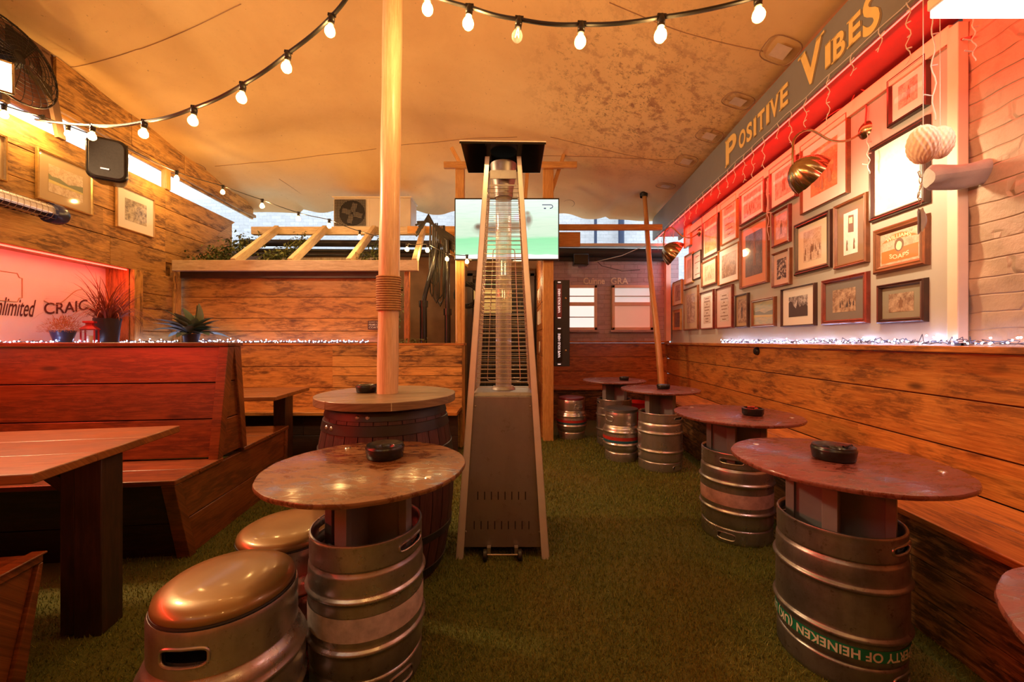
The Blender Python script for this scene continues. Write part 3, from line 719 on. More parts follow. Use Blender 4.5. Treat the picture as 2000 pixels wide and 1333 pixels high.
keg_table((1.115, .455), 'red-brown round table cut off by the lower right edge of the picture', MT['steeldark'], MT['topred'], rz=.4)
# lower hand-holds seen on the kegs' bottom rims
def slot(parent, ang, zc, w_=.26, h_=.020, r=.1965, mat=None):
    g = G(); pts = []; n = 24
    for i in range(n):
        t = i*2*math.pi/n; da = w_*math.copysign(abs(math.cos(t))**.45, math.cos(t)); dz = h_*math.copysign(abs(math.sin(t))**.7, math.sin(t)); pts.append((r*math.cos(ang+da), r*math.sin(ang+da), zc+dz))
    g.add(pts, [tuple(range(n))]); g.build('hand_hold', MT['void'], parent, smooth=0)
    g = G(); g.tube([Vector(p) for p in pts], .004, 6, closed=True); g.build('hand_hold_rim', mat or MT['steel'], parent)
for nm, ang in (('keg', -.62), ('keg.001', -1.15), ('keg.002', -2.35), ('keg.003', -1.05)): slot(bpy.data.objects[nm], ang, .042)
# upside-down lettering round the green band
R0 = .2005
def ring(zc, a0, flip=True, r=R0):
    def f(v):
        s_ = -1 if flip else 1
        a = a0+s_*v.x/r; return (r*math.cos(a), r*math.sin(a), zc+s_*v.z)
    return f
text('PROPERTY OF HEINEKEN (UK) LTD', .044, 'band_lettering', MT['letterpale'], k1, ID, off=.0012, fn=ring(.138, -2.20, True, .2026), spacing=1.04, xs=.90)
# a small round-profiled cask turned into a stool
def cask_stool(name, loc, label, H, R, cush, steelm, bands=(), rz=0, Rc=.17, ch=.05, loR=None, group=None):
    t = thing(name, label, 'stool', (loc[0], loc[1], 0), 0, group)
    s_ = H
    rt = R*.885; q = s_/.45
    def rb(z, r0, h=.008): return [(r0, (z-.020)*q), (r0, (z-.012)*q), (r0+h*.8, (z-.005)*q), (r0+h, z*q), (r0+h*.8, (z+.005)*q), (r0*.998, (z+.012)*q), (r0*.995, (z+.020)*q)]
    prof = [(0, .03), (rt-.015, .03), (rt-.006, 0), (rt, .002), (rt+.002, .03), (rt+.002, .07*q), (rt, .078*q), (rt-.006, .083*q), (rt-.004, .090*q), (R*.945, .105*q), (R*.975, .125*q)]+rb(.155, R*.985)+[(R, .19*q), (R*1.002, .212*q), (R, .235*q)]+rb(.268, R*.985)+\
            [(R*.955, .300*q), (R*.925, .312*q), (rt-.004, .322*q), (rt-.005, .327*q), (rt+.002, .332*q), (rt+.002, .345*q), (rt+.002, .44*q), (rt-.002, s_), (rt-.010, s_), (rt-.012, .335*q), (0, .33*q)]
    hz = (.366*q, .408*q)
    k = make_keg(t, steelm, bands, True, rz, prof=prof, hz=hz)
    g = G(); g.lathe([(0, s_-.012), (Rc-.02, s_-.012), (Rc, s_-.002), (Rc+.006, s_+.012), (Rc+.002, s_+.026), (Rc-.018, s_+ch*.82), (Rc*.7, s_+ch*.96), (Rc*.35, s_+ch), (0, s_+ch)], 72)
    g.build('cushion', cush, t, smooth=60)
    g = G(); g.tube([((Rc+.004)*math.cos(a), (Rc+.004)*math.sin(a), s_+.004) for a in [i*math.pi/32 for i in range(64)]], .0045, 6, closed=True); g.build('piping', MT['blackmatt'] if cush is MT['cushgold'] else cush, t)
    return t, k
s1, ks = cask_stool('keg_stool', (-.852, 1.196), 'squat steel keg stool with a bronze vinyl cushion, nearest of all the stools', .455, .207, MT['cushgold'], MT['steel'], rz=-1.50, Rc=.172, ch=.05)
g = G(); g.lathe([(0, .003), (.028, .003), (.030, 0)], 24, Matrix.Rotation(-.85, 4, 'Z') @ Matrix.Translation((.208, 0, .235)) @ Matrix.Rotation(math.pi/2, 4, 'Y')); g.build('bung_cap', MT['bandwhite'], ks)
cask_stool('keg_stool', (-.925, 1.66), 'squat steel keg stool with a bronze vinyl cushion, half hidden behind the brown keg table', .40, .195, MT['cushgold'], MT['steel'], rz=.9, Rc=.183, ch=.045)
cask_stool('keg_stool', (1.115, 4.08), 'steel cask stool with dark grey cushion and red and blue bands', .49, .178, MT['cushblack'], MT['steelbright'],
           bands=((.215, .248, MT['bandred'], 'red_band'), (.190, .213, MT['bandblue'], 'blue_band')), rz=.5, Rc=.165, ch=.03)
cask_stool('keg_stool', (.742, 4.98), 'steel cask stool with maroon cushion beside the square timber post', .475, .183, MT['cushpurple'], MT['steelbright'],
           bands=((.208, .238, MT['bandred'], 'red_band'), (.186, .206, MT['bandblue'], 'blue_band')), rz=-1.1, Rc=.15, ch=.035)
g = G(); g.lathe([(0, 0), (.13, 0), (.16, .40), (.165, .41), (.155, .41), (.13, .03), (0, .03)], 40); o = place(g.build('red_bucket', MT['redlantern']), Matrix.Translation((1.62, 5.2, 0))); tag(o, 'plain red tub behind the kegs near the bamboo pole', 'bucket')

# ---- barrel table with the pole
bt = thing('barrel_table', 'dark oak barrel with a thick round wooden top, the big pole rising through it', 'table', (-.675, 2.16, 0), 0)
g = G(); n = 30
bp = [(.285, .0), (.31, .08), (.335, .2), (.352, .36), (.357, .45), (.352, .54), (.338, .68), (.318, .79), (.300, .865)]
def brr(z):
    for (a, za), (b, zb) in zip(bp, bp[1:]):
        if za <= z <= zb: return a+(b-a)*(z-za)/(zb-za)
    return bp[-1][0]
for i in range(n):
    a0, a1 = 2*math.pi*i/n, 2*math.pi*(i+1)/n-.012; vs = []; fs = []; uv = []; K = len(bp); r1 = random.random()*30
    for (r, z) in bp:
        for a in (a0, (a0+a1)/2, a1): vs.append((r*math.cos(a), r*math.sin(a), z))
    for k in range(K-1):
        for j in range(2):
            q = (k*3+j, k*3+j+1, k*3+j+4, k*3+j+3); fs.append(q); uv.append([(vs[t][2]+r1, (t % 3)*.035+i) for t in q])
    g.add(vs, fs, uv)
g.build('staves', WD['barrel'], bt, smooth=25)
g = G(); g.lathe([(0, .01), (.27, .01), (.295, .86), (0, .86)], 40); g.build('barrel_core', MT['void'], bt)
for z0, z1 in ((.02, .07), (.21, .25), (.60, .665), (.755, .805), (.822, .862)):
    g = G(); g.lathe([(brr(z0)+.001, z0), (brr(z0)+.005, z0+.002), (brr(z1)+.005, z1-.002), (brr(z1)+.001, z1)], 64); g.build('hoop', MT['darkmetal'], bt)
g = G()
for a, z in ((-1.72, .842), (-1.56, .842), (-2.32, .782), (-2.18, .782)):
    g.lathe([(0, .006), (.007, .005), (.011, 0)], 14, Matrix.Rotation(a, 4, 'Z') @ Matrix.Translation((brr(z)+.004, 0, z)) @ Matrix.Rotation(math.pi/2, 4, 'Y'))
g.build('rivet', MT['steelbright'], bt)
g = G(); Rt = .363
for k in range(5):
    y0, y1 = -Rt+k*2*Rt/5, -Rt+(k+1)*2*Rt/5-.003; pts = []
    for i in range(9): y = y0+(y1-y0)*i/8; pts.append((math.sqrt(max(Rt*Rt-y*y, 0)), y))
    for i in range(8, -1, -1): y = y0+(y1-y0)*i/8; pts.append((-math.sqrt(max(Rt*Rt-y*y, 0)), y))
    m_ = len(pts); vs = [(x, y, .878) for x, y in pts]+[(x, y, .918) for x, y in pts]; rr_ = random.random()*20
    fs = [tuple(range(m_-1, -1, -1)), tuple(range(m_, 2*m_))]+[(i, (i+1) % m_, (i+1) % m_+m_, i+m_) for i in range(m_)]
    g.add(vs, fs, [[(vs[j][0]+rr_, vs[j][1]+vs[j][2]*3+rr_) for j in f] for f in fs])
g.xf(Matrix.Rotation(.35, 4, 'Z')); g.build('tabletop', WD['ply'], bt, bevel=.003)
pl = thing('canopy_pole', 'thick peeled timber pole with a rope binding, standing through the barrel top', 'pole', (-.675, 2.16, .915), 0)
g = G(); g.tube([(0+.030*t, 0, 2.25*t*1.0) for t in [i/14 for i in range(15)]], [.0555-.004*(i/14)+.0015*math.sin(i*1.7) for i in range(15)], 24); g.build('shaft', WD['pole'], pl)
g = G()
for i in range(15): z = .455+i*.0125; g.tube([(.0062+.060*math.cos(a), .060*math.sin(a), z+.002*math.sin(a)) for a in [k*math.pi/16 for k in range(32)]], .0065, 6, closed=True)
g.build('rope_binding', MT['rope'], pl)

# ---- ashtrays
def ashtray(loc, label, r=.052, h=.042, mat=None, rz=0, notches=3, name='ashtray'):
    g = G(); pr = [(0, .002), (r*.86, 0), (r*.93, .004), (r, h*.72), (r*1.0, h*.80), (r*.96, h*.86), (r*.94, h), (r*.80, h*.97), (r*.62, h*.80), (r*.56, h*.82), (r*.52, h*.78), (r*.50, h*.2), (0, h*.18)]
    def fl(a, k): return 0.0
    t = thing(name, label, 'ashtray', loc, rz)
    g.lathe(pr, 56); g.build('bowl', mat or MT['black'], t, smooth=60)
    for i in range(notches):
        g = G(); a = 2*math.pi*i/notches; g.tube([(r*.96*math.cos(a), r*.96*math.sin(a), h*.98), (r*.54*math.cos(a), r*.54*math.sin(a), h*.84)], r*.10, 8); g.build('cigarette_rest', mat or MT['black'], t); return t
ashtray((-.505, 1.585, .739), 'black round ashtray on the brown keg table', .075, .052)
ashtray((1.247, 1.545, .743), 'black round ashtray on the table with the green lettered keg', .073, .052)
ashtray((-.80, 2.19, .919), 'black ashtray on the barrel top against the pole', .056, .040, rz=.5)
ashtray((1.44, 3.79, .746), 'black ashtray on the table in front of the bamboo pole', .062, .040)
ashtray((1.30, 4.62, .746), 'black ashtray on the farthest round table', .055, .038)
gr = thing('ashtray', 'dark scalloped glass ashtray holding red bits, second table along the bench', 'ashtray', (1.475, 2.44, .746), 0)
g = G(); g.lathe([(0, .002), (.050, 0), (.056, .01), (.058, .042), (.048, .046), (.044, .012), (0, .010)], 48, flute=lambda a, k: .05*abs(math.sin(a*4)) if k > 1 else 0); g.build('bowl', MT['black'], gr)
g = G()
for i in range(9): g.ball((.022*math.cos(i*2.1), .022*math.sin(i*2.1), .040+.006*(i % 3)), (.012, .008, .006), 8, 5)
g.build('contents', MT['bandred'], gr)

# ---- booth: two benches back to back, seen from the seat side
TB = Matrix.Translation((-1.78, 2.09, 0)) @ Matrix.Rotation(math.radians(7), 4, 'Z')
bo = thing('booth_bench', 'dark stained plank booth, two high-backed benches back to back, with a slanted side panel', 'bench', mat=TB)
W_ = 1.84
def slab(g, x0, x1, pts, split=1):      # profile in y-z extruded along x
    n = len(pts); r1 = random.random()*30
    vs = [(x0, y, z) for y, z in pts]+[(x1, y, z) for y, z in pts]
    fs = [tuple(range(n)), tuple(range(2*n-1, n-1, -1))]+[(i, i+n, (i+1) % n+n, (i+1) % n) for i in range(n)]
    g.add(vs, fs, [[(vs[j][0]+r1, vs[j][1]+vs[j][2]+r1) for j in f] for f in fs])
yA = lambda z: .385+(z-.46)*.155; yB = lambda z: .685-(z-.46)*.115
for nm, fn, sgn in (('backrest', yA, 1), ('far_backrest', yB, -1)):
    g = G(); zs = [.475, .71, .935, 1.165] if sgn > 0 else [.475, .70, .93, 1.165]
    for a, b in zip(zs, zs[1:]):
        slab(g, -W_, -.02, [(fn(a), a+.003), (fn(b), b-.003), (fn(b)+.028*sgn, b-.003), (fn(a)+.028*sgn, a+.003)])
    g.build(nm, WD['booth'], bo, bevel=.003)
    g = G(); slab(g, -.045, .012, [(fn(.46)-.018*sgn, .46), (fn(1.165)-.018*sgn, 1.165), (fn(1.165)+.055*sgn, 1.165), (fn(.46)+.035*sgn, .46)]); g.build('end_stile', WD['booth'], bo, bevel=.003)
g = G(); slab(g, -W_, .02, [(yA(1.165)-.03, 1.166), (yB(1.165)+.03, 1.166), (yB(1.165)+.03, 1.19), (yA(1.165)-.03, 1.19)]); g.build('top_cap', WD['booth'], bo, bevel=.004)
g = G(); slab(g, -W_, .015, [(-.005, .44), (.19, .44), (.19, .468), (-.005, .468)]); slab(g, -W_, .015, [(.195, .44), (.42, .44), (.42, .468), (.195, .468)]); g.build('seat', WD['booth'], bo, bevel=.005)
g = G(); slab(g, -W_, .015, [(.66, .44), (1.0, .44), (1.0, .468), (.66, .468)]); slab(g, -W_, .015, [(1.005, .44), (1.37, .44), (1.37, .468), (1.005, .468)]); g.build('far_seat', WD['booth'], bo, bevel=.005)
g = G()
yF = lambda z: .015+(.44-z)*.27; yG = lambda z: 1.35-(.44-z)*.05
for a, b in ((.0, .215), (.22, .438)):
    vs = [(x, y, z) for x in (-.03, -.004) for y, z in ((yF(a), a), (yG(a), a), (yG(b), b), (yF(b), b))]
    r1 = random.random()*9; fs = [(0, 3, 2, 1), (4, 5, 6, 7), (0, 1, 5, 4), (1, 2, 6, 5), (2, 3, 7, 6), (3, 0, 4, 7)]
    g.add(vs, fs, [[(vs[j][1]+r1, vs[j][2]+vs[j][0]) for j in f] for f in fs])
for a, b in ((.47, .70), (.705, .935), (.94, 1.163)):
    vs = [(x, y, z) for x in (-.03, -.004) for y, z in ((yA(a)+.03, a), (yB(a)-.03, a), (yB(b)-.03, b), (yA(b)+.03, b))]
    r1 = random.random()*9; g.add(vs, fs, [[(vs[j][1]+r1, vs[j][2]+vs[j][0]) for j in f] for f in fs])
g.build('side_panel', WD['booth'], bo, bevel=.003)
g = G(); slab(g, -.055, .012, [(yF(0)-.02, 0), (yF(.44)-.02, .44), (yF(.44)+.035, .44), (yF(0)+.035, 0)]); g.build('leg', WD['booth'], bo, bevel=.003); g = G(); slab(g, -.055, .012, [(yG(0)-.03, 0), (yG(.44)-.03, .44), (yG(.44)+.01, .44), (yG(0)+.01, 0)]); g.build('leg', WD['booth'], bo, bevel=.003)
g = G()
for a, b in ((0, .2), (.205, .438)): slab(g, -W_, -.05, [(yF(a)+.01, a), (yF(b)+.01, b), (yF(b)+.035, b), (yF(a)+.035, a)])
g.build('front_panel', WD['dark'], bo, bevel=.003)
# facing bench, cut by the lower left corner
TC = Matrix.Translation((-1.612, 1.372, 0)) @ Matrix.Rotation(math.radians(10), 4, 'Z')
b2 = thing('booth_bench', 'dark stained bench end cut off by the lower left corner of the picture', 'bench', mat=TC)
g = G(); slab(g, -1.6, 0, [(0, .44), (-.20, .44), (-.20, .468), (0, .468)]); slab(g, -1.6, -.02, [(-.205, .436), (-.42, .436), (-.42, .46), (-.205, .46)]); g.build('seat', WD['booth'], b2, bevel=.005)
g = G(); slab(g, -.05, 0, [(-.015, .44), (-.135, 0), (-.075, 0), (.0, .44)][::-1]); g.build('leg', WD['booth'], b2, bevel=.003)
g = G(); slab(g, -.035, -.012, [(-.02, .44), (-.135, 0), (-.45, 0), (-.45, .44)]); slab(g, -1.6, -.05, [(-.05, .438), (-.16, 0), (-.18, 0), (-.07, .438)]); g.build('side_panel', WD['booth'], b2, bevel=.003)
g = G(); slab(g, -.035, .012, [(-.0, .470), (-.42, .470), (-.42, .478), (-.0, .478)]); g.build('edge_strip', WD['booth'], b2, bevel=.003)
# tables of the booths
def plank_table(label, far, near, z, Lx, th, mat, leg, name='plank_table', nb=3):
    far, near = Vector(far), Vector(near); v = (far-near); Wd = v.length; v.normalize(); rz = math.atan2(v.y, v.x)-math.pi/2
    t = thing(name, label, 'table', (near.x, near.y, 0), rz)
    g = G()
    for i in range(nb): g.box((-Lx/2, Wd*(i+.5)/nb, z-th/2), (Lx, Wd/nb-.0015, th), ax=0)
    g.build('tabletop', mat, t, bevel=.004)
    return t, Wd
tb, Wd = plank_table('long red-lit wooden booth table on a stout dark post leg, nearest on the left', (-1.728, 2.075), (-1.583, 1.317), .76, 1.85, .034, WD['table'], None)
g = G(); g.box((-.075, .37, .363), (.095, .115, .726), ax=2); g.box((-.15, .37, .363), (.05, .10, .70), ax=2); g.build('leg', WD['dark'], tb, bevel=.004)
g = G(); g.box((-1.6, .385, .363), (.095, .105, .726), ax=2); g.build('leg', WD['dark'], tb, bevel=.004)
g = G(); g.box((-.26, .385, .66), (.20, .05, .045), Matrix.Rotation(.75, 3, 'Y')); g.box((-.95, .385, .70), (1.5, .09, .05)); g.build('brace', WD['dark'], tb, bevel=.003)
tb2, Wd = plank_table('small plank table of the second booth, in front of the low back wall', (-1.93, 3.80), (-1.862, 3.13), .76, 1.75, .032, WD['table'], None)
g = G(); g.box((-.13, .43, .365), (.10, .15, .73), ax=2); g.build('leg', WD['dark'], tb2, bevel=.004)
g = G(); g.box((-1.5, .36, .365), (.10, .16, .73), ax=2); g.build('leg', WD['dark'], tb2, bevel=.004)
# benches built along the walls
wb = thing('wall_bench', 'plank bench seat running along the low back wall behind the barrel', 'bench', (-2.2, 4.25, 0))
g = G(); g.box((0, -.03, .455), (3.28, .34, .035)); g.build('seat', WD['pinewarm'], wb, bevel=.004)
g = G(); boards(g, -1.64, 1.64, 0, .43, [.21], .02, -.12, .005); g.build('front_panel', WD['dark'], wb, bevel=.002)
rbn = thing('wall_bench', 'long plank bench running under the framed pictures on the right wall', 'bench', mat=MR)
g = G()
for i in range(2): g.box((-2.0, -.120-.235*i, .475), (8.5, .231, .03), ax=0)
g.build('seat', WD['pinewarm'], rbn, bevel=.005)
g = G(); boards(g, -6.2, 2.2, .0, .455, [.155, .15, .15], .022, -.435, .005, jit=.01, lenr=(.5, 1.3)); g.build('front_panel', WD['under'], rbn, bevel=.002)
bb = thing('wall_bench', 'short plank bench under the two windows at the back', 'bench', (1.2, 6.2, 0))
g = G(); g.box((0, -.02, .475), (1.7, .42, .03)); g.build('seat', WD['pinered'], bb, bevel=.004)
g = G(); boards(g, -.85, .85, 0, .46, [.22], .02, -.18, .005); g.build('front_panel', WD['under'], bb, bevel=.002)

# ---- pyramid patio heater
HT = thing('patio_heater', 'stainless steel pyramid patio heater with a glass tube and black square reflector', 'patio heater', (-.052, 2.445, 0))
hw = lambda z: .258-.0665*z
def sq(z, k=1.0): h = hw(z)*k; return [(-h, -h, z), (h, -h, z), (h, h, z), (-h, h, z)]
g = G(); z0, z1 = .055, .885
a, b = sq(z0, .93), sq(z1, .92); g.add(a+b, [(0, 1, 5, 4), (1, 2, 6, 5), (2, 3, 7, 6), (3, 0, 4, 7), (4, 5, 6, 7), (0, 3, 2, 1)]); body = g.build('lower_housing', MT['heater'], HT, bevel=.003)
g = G()
def onface(x, z, d=.001): return Vector((x, -hw(z)*(.93-.01*(z-z0)/(z1-z0))-d, z))
for row, (zz, n_) in enumerate(((.335, 8), (.175, 9))):
    for i in range(n_):
        x = (i-(n_-1)/2)*.038-.006; g.add([onface(x-.003, zz-.022), onface(x+.003, zz-.022), onface(x+.003, zz+.022), onface(x-.003, zz+.022)], [(0, 1, 2, 3)])
g.build('vent_slots', MT['void'], body, smooth=0)
g = G()
for x, z in ((-.155, .83), (.155, .83), (.195, .48), (.205, .14), (-.205, .14)): g.lathe([(0, .004), (.005, .003), (.006, 0)], 10, Matrix.Translation(onface(x, z)) @ Matrix.Rotation(math.pi/2, 4, 'X'))
g.build('screw', MT['steelbright'], body)
for sx, sy in ((-1, -1), (1, -1), (1, 1), (-1, 1)):
    g = G(); zt = 2.285; w2 = .022
    def cr(z): return (sx*hw(z), sy*hw(z))
    for ax_ in (0, 1):
        p, q = cr(0), cr(zt)
        dx, dy = (-sx*.042, 0) if ax_ == 0 else (0, -sy*.042); tx, ty = (0, -sy*.003) if ax_ == 0 else (-sx*.003, 0)
        vs = [(p[0], p[1], 0), (p[0]+dx, p[1]+dy, 0), (p[0]+dx+tx, p[1]+dy+ty, 0), (p[0]+tx, p[1]+ty, 0)]
        k_ = .62; vs += [(q[0], q[1], zt), (q[0]+dx*k_, q[1]+dy*k_, zt), (q[0]+dx*k_+tx, q[1]+dy*k_+ty, zt), (q[0]+tx, q[1]+ty, zt)]
        g.add(vs, [(0, 1, 2, 3), (4, 7, 6, 5), (0, 4, 5, 1), (1, 5, 6, 2), (2, 6, 7, 3), (3, 7, 4, 0)])
    g.build('corner_rail', MT['heaterrail'], HT, smooth=0)
g = G(); a, b = sq(.885, .90), sq(.905, .90)
g.add(sq(.887, .91)+sq(.905, .80), [(0, 1, 5, 4), (1, 2, 6, 5), (2, 3, 7, 6), (3, 0, 4, 7), (4, 5, 6, 7)]); g.lathe([(.05, .906), (.056, .925), (.062, .925), (.075, .906)], 30); g.build('burner_deck', MT['heater'], HT)
g = G(); g.lathe([(.049, .91), (.049, 2.08), (.047, 2.08), (.047, .91)], 40); g.build('glass_tube', MT['tube'], HT)
g = G(); g.lathe([(0, 2.075), (.055, 2.075), (.058, 2.09), (.058, 2.12), (.075, 2.20), (.082, 2.28), (0, 2.28)], 32); g.box((0, -hw(2.2)*.80, 2.185), (.155, .006, .05)); g.box((0, -hw(2.12)*.8, 2.12), (.16, .004, .008)); g.build('top_collar', MT['heater'], HT)
for fc in range(4):
    R_ = Matrix.Rotation(fc*math.pi/2, 4, 'Z'); g = G(); n_ = 46
    for i in range(n_):
        z = .935+(2.10-.935)*i/(n_-1); h = hw(z)*.80; g.tube([(-h, -h, z), (h, -h, z)], .0017, 5)
    for sx in (-1, 1):
        g.tube([(sx*hw(.93)*.80, -hw(.93)*.80, .92), (sx*hw(2.12)*.80, -hw(2.12)*.80, 2.13)], .0026, 6)
    g.xf(R_); g.build('wire_guard', MT['cage'], HT)
g = G()
pts = [(-.085, -.03, .955), (-.075, -.03, .945), (.075, -.03, .945), (.085, -.03, .955), (.055, -.03, 1.78), (.045, -.03, 1.79), (-.045, -.03, 1.79), (-.055, -.03, 1.78)]
g.tube([(x*1.25, .11, z) for x, y, z in pts], .003, 6, closed=True); g.build('inner_frame', MT['cage'], HT)
g = G(); Z = 2.318
for (w1, w2, zz0, zz1) in ((.238, .242, Z, Z+.006),):
    def P4(w_, z): return [(-w_, -w_*.86, z+.006), (w_, -w_*.86, z+.0), (w_, w_*.86, z), (-w_, w_*.86, z)]
    g.add(P4(w1, zz0)+P4(w2, zz1), [(0, 3, 2, 1), (4, 5, 6, 7), (0, 1, 5, 4), (1, 2, 6, 5), (2, 3, 7, 6), (3, 0, 4, 7)])
g.add([(-.242, -.21, Z+.002), (.242, -.21, Z-.004), (.244, -.214, Z-.016), (-.244, -.214, Z-.010)], [(0, 1, 2, 3)])
g.build('reflector', MT['mirror'], HT, smooth=0, bevel=.003)
g = G(); g.add([(-.243, -.209, Z+.010), (.243, -.209, Z+.004), (.243, -.209, Z-.001), (-.243, -.209, Z+.005)], [(0, 1, 2, 3)]); g.tube([(-.243, -.210, Z+.006), (.243, -.210, Z+.0)], .0035, 6); g.build('reflector_edge', MT['heaterrail'], HT)
g = G()
for sx in (-.095, .095): g = G(); g.lathe([(0, -.012), (.026, -.012), (.030, -.008), (.030, .008), (.026, .012), (0, .012)], 20, Matrix.Translation((sx, -.27, .030)) @ Matrix.Rotation(math.pi/2, 4, 'Y')); g.build('wheel', MT['rubber'], HT)
g = G(); g.tube([(-.10, -.27, .032), (.10, -.27, .032)], .004, 8)
for sx in (-.075, .075): g.box((sx, -.255, .05), (.02, .03, .04))
g.build('axle', MT['steelbright'], HT)

# ---- television
TV = thing('television', 'large flat television showing a blurred green horse race', 'television', (-.06, 4.70, 2.52))
Wt, Ht = 1.235, .735
g = G(); g.box((0, .02, 0), (Wt, .05, Ht)); g.build('bezel', MT['black'], TV, bevel=.006)
m = M('race_broadcast_screen'); v = m.uv(); sp_ = m.n('SeparateXYZ', {0: v})
nz = m.noise(m.n('Mapping', {'Vector': v, 'Scale': (1.2, 5, 1)}), 2.2, 4, .6); nf = m.noise(m.n('Mapping', {'Vector': v, 'Scale': (2.2, 16, 1)}), 2.0, 4, .6)
bg = m.ramp(m.math('ADD', (sp_, 1), m.math('MULTIPLY', m.math('SUBTRACT', nz, .5), .12)), [(.06, (.95, .97, .98)), (.075, (.40, .88, .50)), (.33, (.30, .80, .42)), (.38, (.62, .82, .62)), (.60, (.68, .84, .66)), (.75, (.72, .95, .76)), (1., (.80, .95, .84))])
c = m.mix(bg, (.30, .62, .38), m.math('MULTIPLY', m.ramp(nf, [(.5, 0.), (.7, 1.)]), .22))
def blob(c, x, y, sx, sy, col, k=.9):
    d = m.n('VectorMath', {0: m.n('Mapping', {'Vector': v, 'Scale': (1/sx, 1/sy, 0), 'Location': (-x/sx, -y/sy, 0)})}, operation='LENGTH')
    return m.mix(c, col, m.math('MULTIPLY', m.ramp((d, 1), [(.3, 1.), (1., 0.)]), k))
for a_ in ((.38, .50, .24, .15, (.22, .12, .07)), (.58, .54, .16, .13, (.30, .18, .10)), (.22, .54, .05, .07, (.16, .08, .05)), (.44, .72, .05, .10, (.85, .90, .92)), (.60, .70, .05, .09, (.82, .75, .85)), (.71, .66, .05, .13, (.25, .16, .12)), (.70, .77, .035, .05, (.35, .27, .2)), (.68, .50, .03, .07, (.9, .92, .9)), (.36, .30, .10, .05, (.25, .55, .32)), (.5, .62, .05, .05, (.1, .1, .1))): c = blob(c, *a_)
m.set(Base=(.02, .02, .02), Emit=c, EmitS=1.0, Rough=.15)
g = G(); h_, v_ = Wt/2-.013, Ht/2-.018; g.add([(-h_, -.0055, -v_), (h_, -.0055, -v_), (h_, -.0055, v_), (-h_, -.0055, v_)], [(0, 1, 2, 3)], [[(0, 0), (1, 0), (1, 1), (0, 1)]]); scn = g.build('screen', m.m, TV, smooth=0)
inkb = emit('dark_blue_screen_mark', (.05, .06, .2), .6, (.02, .02, .05))
g = G(); g.tube([(.415, -.009, .285), (.52, -.009, .285), (.535, -.009, .278), (.54, -.009, .262), (.53, -.009, .248), (.515, -.009, .243), (.505, -.009, .243)], .005, 6); g.tube([(.435, -.009, .243), (.46, -.009, .243)], .007, 6); g.build('channel_mark', inkb, scn)
g = G(); g.box((0, .075, 0), (.5, .06, .3)); g.build('wall_mount', MT['darkmetal'], TV)

# ---- vape cabinet
VC = thing('vape_display_case', 'tall narrow black cabinet with vertical illuminated vape lettering', 'display case', (.605, 4.83, 1.415))
g = G(); g.box((0, .03, 0), (.185, .10, 1.045)); g.build('case', MT['blackmatt'], VC, bevel=.006)
for k, (zc, mt) in enumerate(((.27, MT['vapered']), (-.27, MT['black']))):
    g = G(); g.box((-.035, -.022, zc), (.062, .008, .40)); pn = g.build('lit_strip', mt, VC)
    text('VAPE SOLD HERE', .038, 'strip_lettering', MT['letterwhite'], pn, Matrix.Translation((-.035, -.029, zc)) @ Matrix.Rotation(-math.pi/2, 4, 'Y'), ext=.001, off=.0008)
    g = G(); g.box((-.035, -.028, zc-.205 if k == 0 else zc+.205), (.036, .004, .012)); g.box((-.035, -.028, zc+.225 if k == 0 else zc-.225), (.036, .004, .012)); g.build('strip_mark', MT['letterwhite'], pn)
g = G()
for zc in (.30, -.33): g.lathe([(0, .01), (.012, .008), (.014, 0)], 16, Matrix.Translation((.045, -.02, zc)) @ Matrix.Rotation(math.pi/2, 4, 'X'))
g.build('lock', MT['brass'], VC)
# ================================================================= TEXT FITTED TO A BOX
def fit(s, name, mat, parent, T, x0, x1, z0, z1, y=0, ext=.002, off=.0, shear=0, fn=None):
    cu = bpy.data.curves.new(name, 'FONT'); cu.body = s; cu.size = 1; cu.offset = off; cu.shear = shear; cu.resolution_u = 5
    o = bpy.data.objects.new('tmp', cu); C.objects.link(o); bpy.context.view_layer.update()
    me = bpy.data.meshes.new_from_object(o.evaluated_get(bpy.context.evaluated_depsgraph_get()))
    vs = [v.co.copy() for v in me.vertices]; fs = [tuple(p.vertices) for p in me.polygons]
    bpy.data.objects.remove(o); bpy.data.curves.remove(cu); bpy.data.meshes.remove(me)
    xa, xb = min(v.x for v in vs), max(v.x for v in vs); za, zb = min(v.y for v in vs), max(v.y for v in vs)
    out = []
    for v in vs:
        a, b = (v.x-xa)/(xb-xa), (v.y-za)/(zb-za)
        p = (x0+(x1-x0)*a, y, z0+(z1-z0)*b)
        if fn: p = fn(a, b, p)
        out.append(T @ Vector(p))
    g = G(); g.add(out, fs); return g.build(name, mat, parent, smooth=0)
